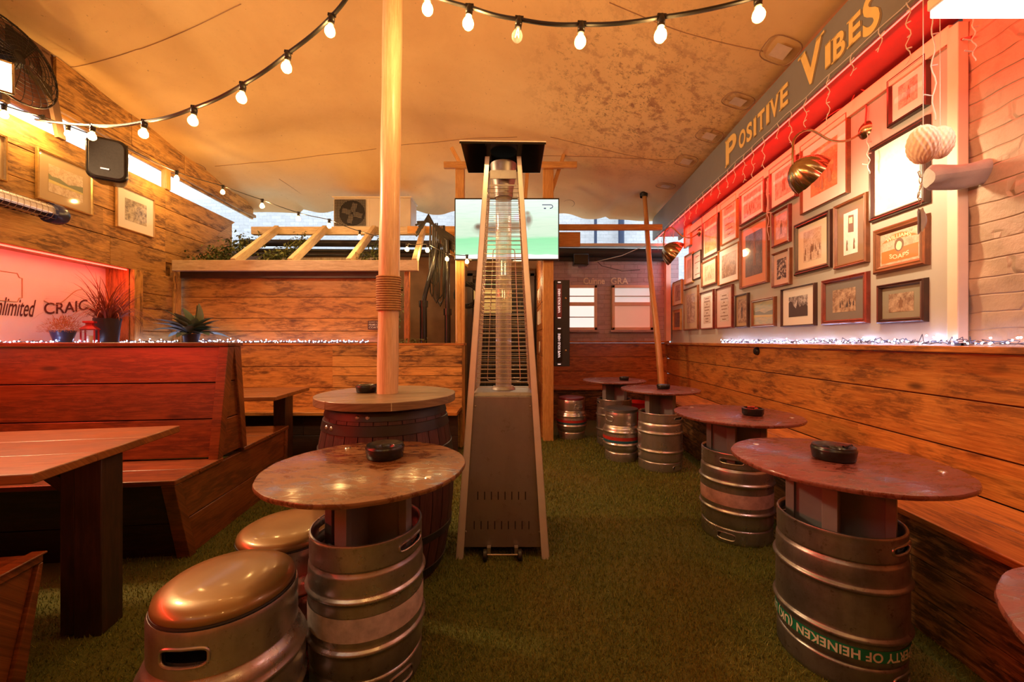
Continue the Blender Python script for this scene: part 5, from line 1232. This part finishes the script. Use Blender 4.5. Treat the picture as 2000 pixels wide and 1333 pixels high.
# ================================================================= FESTOON LIGHTS
LIT = []
def festoon(label, pts, bulbs, wire_r=.0065, group=None, mats=('bulboff', 'bulbmid', 'bulbhot'), bs=1.0):
    t = thing('festoon_lights', label, 'string lights', pts[0])
    o0 = Vector(pts[0]); P_ = [Vector(p) for p in pts]; out = []
    for i in range(len(P_)-1):
        p0, p1, p2, p3 = P_[max(i-1, 0)], P_[i], P_[i+1], P_[min(i+2, len(P_)-1)]
        for k in range(8):
            u_ = k/8; out.append(.5*((2*p1)+(-p0+p2)*u_+(2*p0-5*p1+4*p2-p3)*u_*u_+(-p0+3*p1-3*p2+p3)*u_**3)-Vector((0, 0, .004*math.sin(u_*math.pi))))
    out.append(P_[-1]); g = G(); g.tube([p-o0 for p in out], wire_r, 8); g.build('cable', MT['rubber'], t)
    for (p, lv, tx) in bulbs:
        p = Vector(p)-o0; T = Matrix.Translation(p) @ Matrix.Rotation(tx, 4, 'Y') @ Matrix.Diagonal((bs, bs, bs, 1))
        g = G(); g.lathe([(0, .014), (.012, .012), (.014, .0), (.019, -.012), (.019, -.030), (.016, -.034), (.018, -.038), (.018, -.050), (0, -.050)], 18, T); g.box((0, 0, .006), (.045, .016, .016), X=T); h_ = g.build('lamp_holder', MT['rubber'], t, smooth=40)
        pr = [(0, -.052), (.013, -.052), (.016, -.060), (.026, -.075), (.030, -.090), (.028, -.105), (.019, -.117), (.008, -.122), (0, -.1225)]
        g = G(); g.lathe(pr[::-1], 22, T)
        if lv == 0:
            g.build('bulb', MT['glass'], h_); g = G(); g.tube([T @ Vector(q) for q in ((.0, 0, -.05), (.006, 0, -.07), (.01, 0, -.10), (-.002, .003, -.075), (-.01, 0, -.10), (-.006, 0, -.07), (0, 0, -.05))], .0016, 5); g.build('filament', MT['bulbhot'], h_)
        else: g.build('bulb', MT['bulbhotglass' if lv == 2 else 'bulbmid'], h_)
        LIT.append((o0+(T @ Vector((0, 0, -.092))), lv, bs))
A_ = [(70, 234, 3.02), (182, 246, 2.45), (283, 238, 2.15), (380, 211, 2.0), (475, 165, 1.9), (563, 104, 1.82), (648, 32, 1.75), (700, -40, 1.68)]
AP = [P(*a) for a in A_]
festoon('thick festoon cable curving up from the left wall to the top of the picture', AP, [(AP[i], 1, .12) for i in range(1, 7)], .0085, bs=.74)
C_ = [(800, -40, 1.85), (835, -14, 1.8), (917, 14, 1.78), (1014, 38, 1.75), (1136, 48, 1.7), (1292, 34, 1.62), (1480, -6, 1.6), (1560, -38, 1.6)]
CP = [P(*a) for a in C_]
festoon('thick festoon cable sagging across the top middle of the picture', CP, [(CP[1], 2, 0), (CP[2], 2, .08), (CP[3], 0, .12), (CP[4], 1, .08), (CP[5], 2, .06), (CP[6], 1, -.05)], .0085, bs=.82)
B_ = [(-10, 196, 2.86), (8, 206, 2.88), (82, 228, 3.08), (133, 246, 3.22), (245, 288, 3.52), (345, 336, 4.25), (435, 364, 4.5), (512, 391, 4.55), (583, 416, 4.5), (643, 430, 4.5), (702, 452, 4.55), (795, 476, 4.6), (835, 478, 4.65), (873, 495, 4.65), (912, 500, 4.63)]
BP = [P(*a) for a in B_]
festoon('thin festoon cable running along the left wall and across to the television', BP, [(BP[i], lv, 0) for i, lv in ((1, 2), (2, 2), (3, 1), (4, 1), (5, 2), (6, 1), (7, 2), (8, 1), (9, 2), (10, 1), (11, 1), (12, 2), (13, 1), (14, 1))], .0045, bs=.78)
DP = [Vector((-3.0, -.9, 2.9)), Vector((-2.0, -.7, 2.7)), Vector((-1.0, -.6, 2.6)), Vector((0, -.55, 2.56)), Vector((1.0, -.6, 2.6)), Vector((1.7, -.8, 2.8))]
festoon('added festoon cable behind the viewer, unseen, for warm fill light', DP, [(DP[i], 2, 0) for i in (1, 2, 3, 4)], .0085)  # unseen string added behind the camera for general warm light
for p, lv, bs in LIT:
    if lv: light('POINT', p, {1: 3.6, 2: 16}[lv], WARM, .015*bs, name='bulb_light')

# ================================================================= FAIRY LIGHTS
def fairy(label, path, n, spread, lightn=0, lp=0.5, piled=1.0):
    t = thing('fairy_lights', label, 'fairy lights', path[0]); o0 = Vector(path[0]); P_ = [Vector(p)-o0 for p in path]
    seg = [(b-a).length for a, b in zip(P_, P_[1:])]; tot = sum(seg)
    def at(s):
        s *= tot
        for i, L in enumerate(seg):
            if s <= L or i == len(seg)-1: return P_[i].lerp(P_[i+1], min(s/L, 1))
            s -= L
    g = G()
    for k in range(3):
        pts = [at(i/(n*1.0))+Vector((random.gauss(0, spread*.35), random.gauss(0, spread*.6), abs(random.gauss(0, spread*.5))*piled+.006)) for i in range(n+1)]
        g.tube(pts, .0022, 4)
    g.build('wire', MT['wireblue'], t)
    rest = G(); bulbs = []
    for i in range(n):
        p = at((i+random.random())/n)+Vector((random.gauss(0, spread*.4), random.gauss(0, spread*.6), abs(random.gauss(0, spread*.6))*piled+.008)); bulbs.append(p)
    bulbs.sort(key=lambda p: (p+o0).length)
    for i, p in enumerate(bulbs):
        if i < 100: g = G(); g.ball(p, .0045, 6, 4); g.build('light_bulb', MT['led'], t)
        else: rest.ball(p, .0045, 6, 4)
    if n > 100: o = rest.build('more_light_bulbs', MT['led'], t); o['kind'] = 'stuff'
    for i in range(lightn):
        p = at((i+.5)/lightn)+o0+Vector((0, 0, .05)); pass
fairy('cold white fairy lights heaped along the ledge under the framed pictures', [wR(-4.55, .03, 1.178), wR(-3, .03, 1.178), wR(-.9, .03, 1.178)], 190, .028, 10, .55)
fairy('cold white fairy lights along the ledge of the white recess on the left', [wL(2.1, -.10, 1.178), wL(4.5, -.10, 1.178)], 120, .022, 6, .45)
fairy('cold white fairy lights along the ledge of the back plank wall', [(-3.72, 4.50, 1.178), (-1.62, 4.50, 1.178)], 130, .02, 6, .4, 1.2)
# ================================================================= LEFT SIDE
sp = thing('loudspeaker', 'dark grey loudspeaker mounted high on the left plank wall', 'speaker', P(209, 312, 3.22), math.radians(38))
def rbox(g, w_, d_, h_, r, n=6, taper=.8, y0=0):
    ring = []
    for cx, cz, a0 in ((w_/2-r, h_/2-r, 0), (-w_/2+r, h_/2-r, math.pi/2), (-w_/2+r, -h_/2+r, math.pi), (w_/2-r, -h_/2+r, 1.5*math.pi)):
        for i in range(n+1): a = a0+i*math.pi/2/n; ring.append((cx+r*math.cos(a), cz+r*math.sin(a)))
    N_ = len(ring); lay = [(.93, y0-.008), (1, y0+.004), (1, y0+.03), (taper, y0+d_)]; vs = [(x*s_, y, z*(s_ if s_ > .9 else .9)) for s_, y in lay for x, z in ring]
    fs = [tuple(range(N_-1, -1, -1)), tuple(range(3*N_, 4*N_))]+[(k*N_+i, k*N_+(i+1) % N_, (k+1)*N_+(i+1) % N_, (k+1)*N_+i) for k in range(3) for i in range(N_)]
    fs = [tuple(reversed(f)) if False else f for f in fs]; g.add(vs, fs)
g = G(); rbox(g, .245, .20, .345, .06); g.build('cabinet', MT['black'], sp, smooth=40)
g = G(); rbox(g, .215, .01, .315, .05, taper=1, y0=-.010); g.build('grille', flat('speaker_grille', (.045, .038, .035), .6, 0, .15, 60, .3), sp, smooth=40)
g = G(); g.box((-.01, -.022, -.085), (.05, .004, .010)); g.build('badge', MT['letterwhite'], sp)  # badge is no lamp; a glow in its material keeps it white
g = G(); g.tube([(0, .2, 0), (-.02, .3, .02)], .02, 8); g.build('bracket', MT['black'], sp)
# infrared heater bar
ih = thing('infrared_heater', 'chrome infrared bar heater with dark end cap on the left wall', 'heater', mat=ML @ Matrix.Translation((2.66, -.17, 2.20)))
g = G()
pr_ = [(.075*math.cos(a), .06*math.sin(a)) for a in [math.radians(d_) for d_ in range(20, 201, 12)]]
g.grid(lambda u_, v_: (-.52+.95*u_, -.062*math.cos(math.pi*v_*1.05+.2)*.4-.02, .062*math.sin(math.pi*v_*1.0+0)-.01), 1, 10)
g.build('reflector', MT['heaterrail'], ih)
g = G(); g.tube([(-.52, .045, .02), (.45, .045, .02)], .05, 14); g.build('housing', MT['blackmatt'], ih)
g = G(); g.tube([(.43, .012, .0), (.455, .012, 0), (.50, .012, 0), (.53, .012, 0)], [.078, .080, .080, .066], 20); g.build('end_cap', flat('navy_end_cap', (.03, .035, .10), .25), ih)
g = G(); g.tube([(-.5, -.02, .0), (.42, -.02, .0)], .010, 8); g.build('lamp_tube', emit('heater_lamp_tube', (1, .62, .45), 1.2), ih)
g = G()
for i in range(24): x = -.48+.04*i; g.tube([(x, -.065*math.cos(a)+.005, .062*math.sin(a)) for a in [k*math.pi/8-math.pi/2 for k in range(9)]], .0018, 5)
for a in (-.9, -.3, .3, .9): g.tube([(-.5, -.066*math.cos(a)+.005, .064*math.sin(a)), (.44, -.066*math.cos(a)+.005, .064*math.sin(a))], .0018, 5)
g.build('wire_guard', MT['cage'], ih)
g = G(); g.box((.2, .11, 0), (.05, .14, .05)); g.build('bracket', MT['blackmatt'], ih)
# floodlight
fd = thing('floodlight', 'glowing square floodlight high on the left, cut off by the picture edge', 'floodlight', (-3.45, 2.60, 2.97))
Rf = Vector((.72, -.62, -.28)).to_track_quat('-Y', 'Z').to_matrix().to_4x4() @ Matrix.Scale(.8, 4)
g = G(); g.box((0, .035, 0), (.32, .07, .25), X=Rf); g.build('housing', MT['blackmatt'], fd, bevel=.01)
g = G(); g.box((0, -.004, 0), (.29, .008, .22), X=Rf); g.build('glass', MT['flood'], fd)
g = G()
for dx, dz, sx, sz in ((0, .118, .32, .016), (0, -.118, .32, .016), (.152, 0, .016, .25), (-.152, 0, .016, .25)): g.box((dx, -.008, dz), (sx, .014, sz), X=Rf)
g.build('rim', MT['brass'], fd, bevel=.002)
g = G(); g.tube([(-.0, .05, -.05), (-.2, .1, -.1), (-.35, .1, -.05)], .012, 8); g.build('bracket', MT['blackmatt'], fd)
# wall fan
fn = thing('wall_fan', 'large round caged fan under the canopy at the top left, daylight behind it', 'fan', mat=ML @ Matrix.Translation((2.88, -.12, 3.24)) @ Matrix.Rotation(-.18, 4, 'X'))
g = G(); Rr = .31
for k in range(10): r = Rr*(.16+.84*k/9); g.tube([(r*math.cos(a), -.075*(1-(r/Rr)**2)**.5 if r < Rr else 0, r*math.sin(a)) for a in [i*math.pi/20 for i in range(40)]], .0022, 4, closed=True)
for k in range(28):
    a = k*2*math.pi/28; g.tube([(r*math.cos(a), -.075*(max(1-(r/Rr)**2, 0))**.5, r*math.sin(a)) for r in [Rr*.16, Rr*.5, Rr*.8, Rr*.95, Rr]], .002, 4)
    g.tube([(Rr*math.cos(a), 0, Rr*math.sin(a)), (Rr*.9*math.cos(a), .08, Rr*.9*math.sin(a))], .002, 4)
g.tube([(Rr*math.cos(a), 0, Rr*math.sin(a)) for a in [i*math.pi/20 for i in range(40)]], .007, 6, closed=True); g.build('cage', MT['darkmetal'], fn)
g = G()
for k in range(4):
    a = k*math.pi/2+.4; R_ = Matrix.Rotation(a, 4, 'Y'); g.grid(lambda u_, v_: tuple(R_ @ Vector((.05+.22*u_, -.01+.045*(v_-.5), (v_-.5)*(.08+.10*u_)))), 6, 4)
g.build('fan_blades', MT['darkmetal'], fn)
g = G(); g.lathe([(0, -.06), (.04, -.055), (.06, -.02), (.07, .09), (0, .10)], 20, Matrix.Rotation(-math.pi/2, 4, 'X')); g.build('motor_hub', MT['blackmatt'], fn)
g = G()
for dx, dz, sx, sz in ((0, .37, .82, .1), (.37, -.02, .06, .72), (-.37, 0, .06, .8), (0, .05, .05, .7)): g.box((dx, .10, dz), (sx, .03, sz))
g.build('mounting_frame', MT['plaster'], fn)

# ---- plants
def blades(g, n, L, spread, w_, up=.5, base_r=.02, droop=1.0, seg=7):
    for i in range(n):
        a = random.uniform(0, 6.283); tilt = random.uniform(.05, 1)**.8*spread; l_ = L*random.uniform(.6, 1.05); p = Vector((base_r*random.uniform(-1, 1), base_r*random.uniform(-1, 1), 0)); d = Vector((math.cos(a)*tilt, math.sin(a)*tilt, 1)).normalized()
        s_ = Vector((-math.sin(a), math.cos(a), 0)); vs = []
        for k in range(seg+1):
            u_ = k/seg; ww = w_*(1-u_**2)*.5+.0004; vs += [p-s_*ww, p+s_*ww]; p = p+d*(l_/seg); d = (d+Vector((math.cos(a)*.08, math.sin(a)*.08, -.22*droop*(u_+.3)*tilt))).normalized()
        g.add(vs, [(2*k, 2*k+1, 2*k+3, 2*k+2) for k in range(seg)])
def leaf(g, p, d, up_, L, W_, bend=.3, seg=5):
    d = Vector(d).normalized(); s_ = d.cross(Vector(up_)).normalized(); n_ = s_.cross(d).normalized(); vs = []
    for k in range(seg+1):
        u_ = k/seg; w2 = W_*math.sin(math.pi*min(u_*.93+.05, 1))**.8/2; c = Vector(p)+d*L*u_-n_*bend*L*u_*u_; vs += [c-s_*w2+n_*w2*.35, c, c+s_*w2+n_*w2*.35]
    fs = []
    for k in range(seg): fs += [(3*k, 3*k+1, 3*k+4, 3*k+3), (3*k+1, 3*k+2, 3*k+5, 3*k+4)]
    g.add(vs, fs)
pz = 1.177
tp = wL(3.66, -.09, pz); pg = thing('potted_grass', 'rust red ornamental grass in a tall dark pot at the end of the recess', 'plant', tp)
g = G(); g.lathe([(0, 0), (.068, 0), (.075, .02), (.092, .20), (.098, .23), (.088, .23), (.08, .19), (0, .19)], 30); g.build('pot', MT['potdark'], pg)
g = G(); blades(g, 230, .56, 1.35, .008, base_r=.05, droop=1.9); g.xf(Matrix.Translation((0, 0, .19))); g.build('grass_blades', MT['redgrass'], pg, smooth=180)
tp = wL(3.29, -.07, pz); ph = thing('potted_heather', 'orange flowering bushy plant in a small navy pot on the ledge', 'plant', tp)
g = G(); g.lathe([(0, 0), (.05, 0), (.075, .09), (.08, .11), (.072, .11), (.065, .09), (0, .09)], 30); g.build('pot', MT['potblue'], ph)
g = G()
for i in range(900):
    v_ = Vector((random.gauss(0, 1), random.gauss(0, 1), abs(random.gauss(0, .9)))).normalized()*random.uniform(.5, 1); p = Vector((v_.x*.15, v_.y*.13, .09+v_.z*.135)); leaf(g, p, v_+Vector((0, 0, .4)), (0, 0, 1) if abs(v_.z) < .9 else (1, 0, 0), random.uniform(.012, .028), .006, .2, 2)
g.build('flower_sprigs', MT['heather'], ph, smooth=0)
tp = wL(3.46, -.12, pz); rl_ = thing('red_lantern', 'small bright red candle lantern between the heather and the red grass', 'lantern', tp, .5)
g = G()
for x in (-.042, .042):
    for y in (-.042, .042): g.box((x, y, .065), (.010, .010, .11))
g.box((0, 0, .006), (.10, .10, .012)); g.box((0, 0, .122), (.10, .10, .008)); g.build('frame', MT['redlantern'], rl_, bevel=.001)
g = G(); g.lathe([(.078, .126), (.045, .15), (.03, .158), (.03, .175), (.05, .18), (.05, .195), (0, .20)], 4, Matrix.Rotation(math.pi/4, 4, 'Z')); g.build('roof', MT['redlantern'], rl_, smooth=0)
g = G(); g.tube([(0, 0, .012), (0, 0, .07)], .02, 16); g.build('candle', MT['cream'], rl_)
fp = thing('leafy_plant', 'bluish green broad-leaved plant on the ledge in the left back corner', 'plant', (-3.46, 4.30, pz))
g = G(); g.lathe([(0, 0), (.06, 0), (.08, .10), (.07, .10), (0, .08)], 24); g.build('pot', MT['potdark'], fp)
g = G()
for i in range(46):
    a = i*2.4; el = random.uniform(.1, 1.2); d = Vector((math.cos(a)*math.cos(el), math.sin(a)*math.cos(el)*.7, math.sin(el))); L = random.uniform(.14, .30)
    leaf(g, Vector((0, 0, .09))+d*.05, d, (0, 0, 1) if el < 1.1 else (1, 0, 0), L, .085+.04*random.random(), .35, 6)
g.build('leaves', MT['fern'], fp, smooth=180)
# ivy masses
def ivy(label, pts, n, r, name='ivy_foliage', size=(.025, .05)):
    g = G(); P_ = [Vector(p) for p in pts]
    for i in range(n):
        k = random.randrange(len(P_)-1); c = P_[k].lerp(P_[k+1], random.random())+Vector((random.gauss(0, r), random.gauss(0, r*.8), random.gauss(0, r*.8)))
        d = Vector((random.gauss(0, 1), random.gauss(0, 1)-.5, random.gauss(0, .8)-.3)).normalized(); L = random.uniform(*size); leaf(g, c, d, (0, 0, 1) if abs(d.z) < .8 else (1, 0, 0), L, L*.75, .3, 2)
    for k in range(len(P_)-1):
        for q in range(3):
            o_ = Vector((random.gauss(0, r*.6), random.gauss(0, r*.6), random.gauss(0, r*.5))); g.tube([P_[k]+o_, (P_[k]+P_[k+1])/2+o_+Vector((0, 0, r*.5)), P_[k+1]+o_], .003, 4)
    tag(g.build(name, MT['ivy'], smooth=0), label, 'ivy', kind='stuff')
ivy('trailing ivy between the sloping left wall edge and the first rafter', [(-3.72, 4.75, 2.12), (-3.58, 5.0, 2.30), (-3.50, 5.3, 2.52)], 900, .085)
ivy('bushy ivy right of the first rafter above the pale beam', [(-2.98, 4.75, 2.15), (-2.86, 4.95, 2.27), (-2.75, 5.3, 2.56)], 620, .06)
ivy('sparse ivy beside the third rafter by the pole', [(-1.80, 4.7, 2.12), (-1.72, 4.95, 2.3), (-1.64, 5.3, 2.55)], 300, .06)
ivy('ivy trailing down beside the slim upright left of the pipes', [(-1.36, 4.65, 1.86), (-1.36, 4.65, 1.6), (-1.37, 4.64, 1.40)], 240, .035)
ivy('small weeds growing on top of the low back wall near the black pipes', [(-1.30, 4.5, 1.19), (-.98, 4.5, 1.20)], 110, .022, 'weeds', (.015, .035))
# pipes and cables in the dark recess
g = G(); g.tube([(-1.10, 4.95, 1.0), (-1.10, 4.95, 1.66)], .045, 16); g.tube([(-1.10, 4.95, 1.62), (-1.10, 4.95, 1.70)], .056, 16); g.tube([(-1.10, 4.95, 1.66), (-1.08, 4.95, 1.78), (-.98, 4.95, 2.15), (-.93, 4.95, 2.42)], .028, 12)
tag(g.build('drainpipe', MT['black']), 'black branching waste pipe left of the hanging cable bundle', 'pipe')
g = G(); g.tube([(-.80, 4.95, 1.0), (-.80, 4.95, 1.58)], .038, 16); g.tube([(-.80, 4.95, 1.52), (-.80, 4.95, 1.60)], .052, 16); g.tube([(-.80, 4.95, 1.58), (-.80, 4.95, 2.45)], .030, 14)
tag(g.build('drainpipe', MT['black']), 'straight black pipe right of the hanging cable bundle', 'pipe')
cb = thing('cable_bundle', 'bundle of black cables hanging in loops between the two black pipes', 'cables', (-.95, 5.0, 2.6))
for i in range(9):
    x0 = random.uniform(-.10, .02); x1 = x0+random.uniform(.04, .12); b_ = random.uniform(-.98, -.5); g = G()
    g.tube([(x0, 0, .08), (x0-.01, 0, b_*.5), (x0, .01, b_*.93), ((x0+x1)/2, .01, b_), (x1, .0, b_*.92), (x1+.01, 0, b_*.4), (x1, 0, .05)], .007+.004*random.random(), 7); g.build('cable_loop', MT['rubber'], cb)
for i in range(10):
    g = G(); a = random.uniform(-.02, .1); g.tube([(-.28+a, .02, .10-.02*i), (-.1, .0, .10+.01*i), (.1, .0, -.02-.018*i), (.30, -.05, -.16-.02*i)], .014, 7); g.build('sagging_cable', MT['rubber'], cb)
wr = thing('wicker_wreath', 'dark round wreath on the back wall behind the left timber post', 'wreath', (-.585, 5.2, 1.80))
g = G()
for k in range(14):
    ph_ = random.random()*6; g.tube([((.145+.03*math.sin(3*a+ph_))*math.cos(a), .02*math.cos(5*a+ph_), (.145+.03*math.sin(3*a+ph_))*math.sin(a)) for a in [i*math.pi/16 for i in range(32)]], .006, 5, closed=True)
g.build('twigs', MT['blackmatt'], wr)
yb = thing('lit_menu_sign', 'yellowish lettered sign in the dark doorway behind the heater', 'sign', (-.28, 5.80, 1.78))
g = G(); g.box((0, 0, 0), (.55, .03, .34)); g.build('panel', emit('lit_yellow_sign', (.9, .62, .2), .22, (.4, .3, .1)), yb)
g = G()
for i in range(5): g.box((-.02, -.018, -.13+i*.055), (.44-.08*(i % 2), .004, .016))
g.build('lettering_rows', MT['edge'], yb)
# air conditioner
ac = thing('air_conditioner', 'beige outdoor air conditioner unit with a fan grille on the back roof beam', 'air conditioner', (-1.97, 5.62, 2.80))
g = G(); g.box((0, .16, .21), (1.09, .34, .42)); g.build('casing', MT['acgrey'], ac, bevel=.01)
g = G(); g.box((-.305, -.003, .205), (.43, .006, .37)); g.lathe([(0, 0), (.17, 0), (.18, .004), (.18, 0)], 30, Matrix.Translation((-.28, -.012, .20)) @ Matrix.Rotation(math.pi/2, 4, 'X')); g.build('fan_opening', MT['void'], ac)
g = G()
for i in range(26): g.box((-.52+i*.0172, -.026, .205), (.006, .004, .37))
for i in range(22): g.box((-.305, -.022, .025+i*.0172), (.43, .004, .006))
g.build('fan_grille', MT['darkmetal'], ac)
g = G()
for k in range(4): R_ = Matrix.Translation((-.28, -.015, .20)) @ Matrix.Rotation(k*math.pi/2+.3, 4, 'Y'); g.box((.08, 0, 0), (.13, .004, .07), X=R_)
g.lathe([(0, -.012), (.03, -.01), (.035, 0)], 16, Matrix.Translation((-.28, -.014, .20)) @ Matrix.Rotation(math.pi/2, 4, 'X')); g.build('fan', MT['acgrey'], ac)
g = G(); g.box((-.04, -.012, .21), (.006, .004, .40)); g.box((0, .16, .425), (1.12, .37, .014)); g.build('seam_trim', MT['cream'], ac)
# bamboo pole
bp_ = thing('bamboo_pole', 'leaning bamboo pole pushing up the canopy at the back right', 'pole', (1.93, 5.12, 0))
a, b = Vector((0, 0, .495)), Vector((-.085, .46, canz(1.83, 5.6)-.02)); g = G(); n_ = 64
b = Vector((1.845-1.93, 5.58-5.12, canz(1.845, 5.58)-.03))
g.tube([a.lerp(b, i/n_)+Vector((.008*math.sin(i*.12), 0, 0)) for i in range(n_+1)], [(.043-.014*i/n_)+(.004 if i % 9 == 0 else 0) for i in range(n_+1)], 18); g.build('culm', MT['bamboo'], bp_, smooth=60)
g = G(); g.lathe([(.05, -.05), (.055, .0), (.03, .02), (0, .02)], 20, Matrix.Translation(b)); g.build('rubber_cap', MT['rubber'], bp_)
# small things
ss = thing('wall_speaker', 'small black speaker on the mauve back wall left of the painted words', 'speaker', (1.08, 6.28, 2.475))
g = G(); g.box((0, 0, 0), (.24, .16, .17)); g.build('cabinet', MT['black'], ss, bevel=.015)
g = G(); g.tube([(0, .06, -.03), (0, .16, -.05)], .02, 8); g.build('bracket', MT['black'], ss)
hk = thing('round_hook', 'small round black fixing on the plank wall under the fairy lights', 'fixing', mat=MR @ Matrix.Translation((-1.003*1.997/((1480-1000)/F-.077), 0, 1.105)))
g = G(); g.lathe([(0, .03), (.028, .028), (.036, .018), (.038, 0)], 24, Matrix.Rotation(math.pi/2, 4, 'X')); g.build('cap', MT['black'], hk)
hk = g
g = G(); a_, b_ = P(1165, 560-50, 6.35), P(1283, 475, 5.3)
g.tube([P(1150, 495, 6.3), P(1175, 520, 6.38), P(1215, 530, 6.38), P(1250, 528, 6.38)], .004, 6); tag(g.build('wall_cable', MT['rubber']), 'thin black cable looping across the mauve wall above the painted words', 'cable')
g = G(); g.tube([P(1160, 513, 6.25), P(1215, 500, 5.9), P(1265, 478, 5.5)], .005, 6); tag(g.build('wall_cable', MT['wirewhite']), 'pale cable rising from the mauve wall to the bamboo pole', 'cable')
g = G(); g.tube([P(890, 508, 4.72), P(891, 560, 4.72), P(892, 668, 4.72)], .004, 6); tag(g.build('wall_cable', MT['wirewhite']), 'thin white cable running straight down beside the left timber post', 'cable')
g = G(); g.tube([P(812, 498, 4.6), P(812, 515, 4.6), P(803, 528, 4.6), P(797, 534, 4.6)], .005, 6); tag(g.build('wall_cable', MT['wirewhite']), 'short white cable bending down at the end of the pale beam', 'cable')
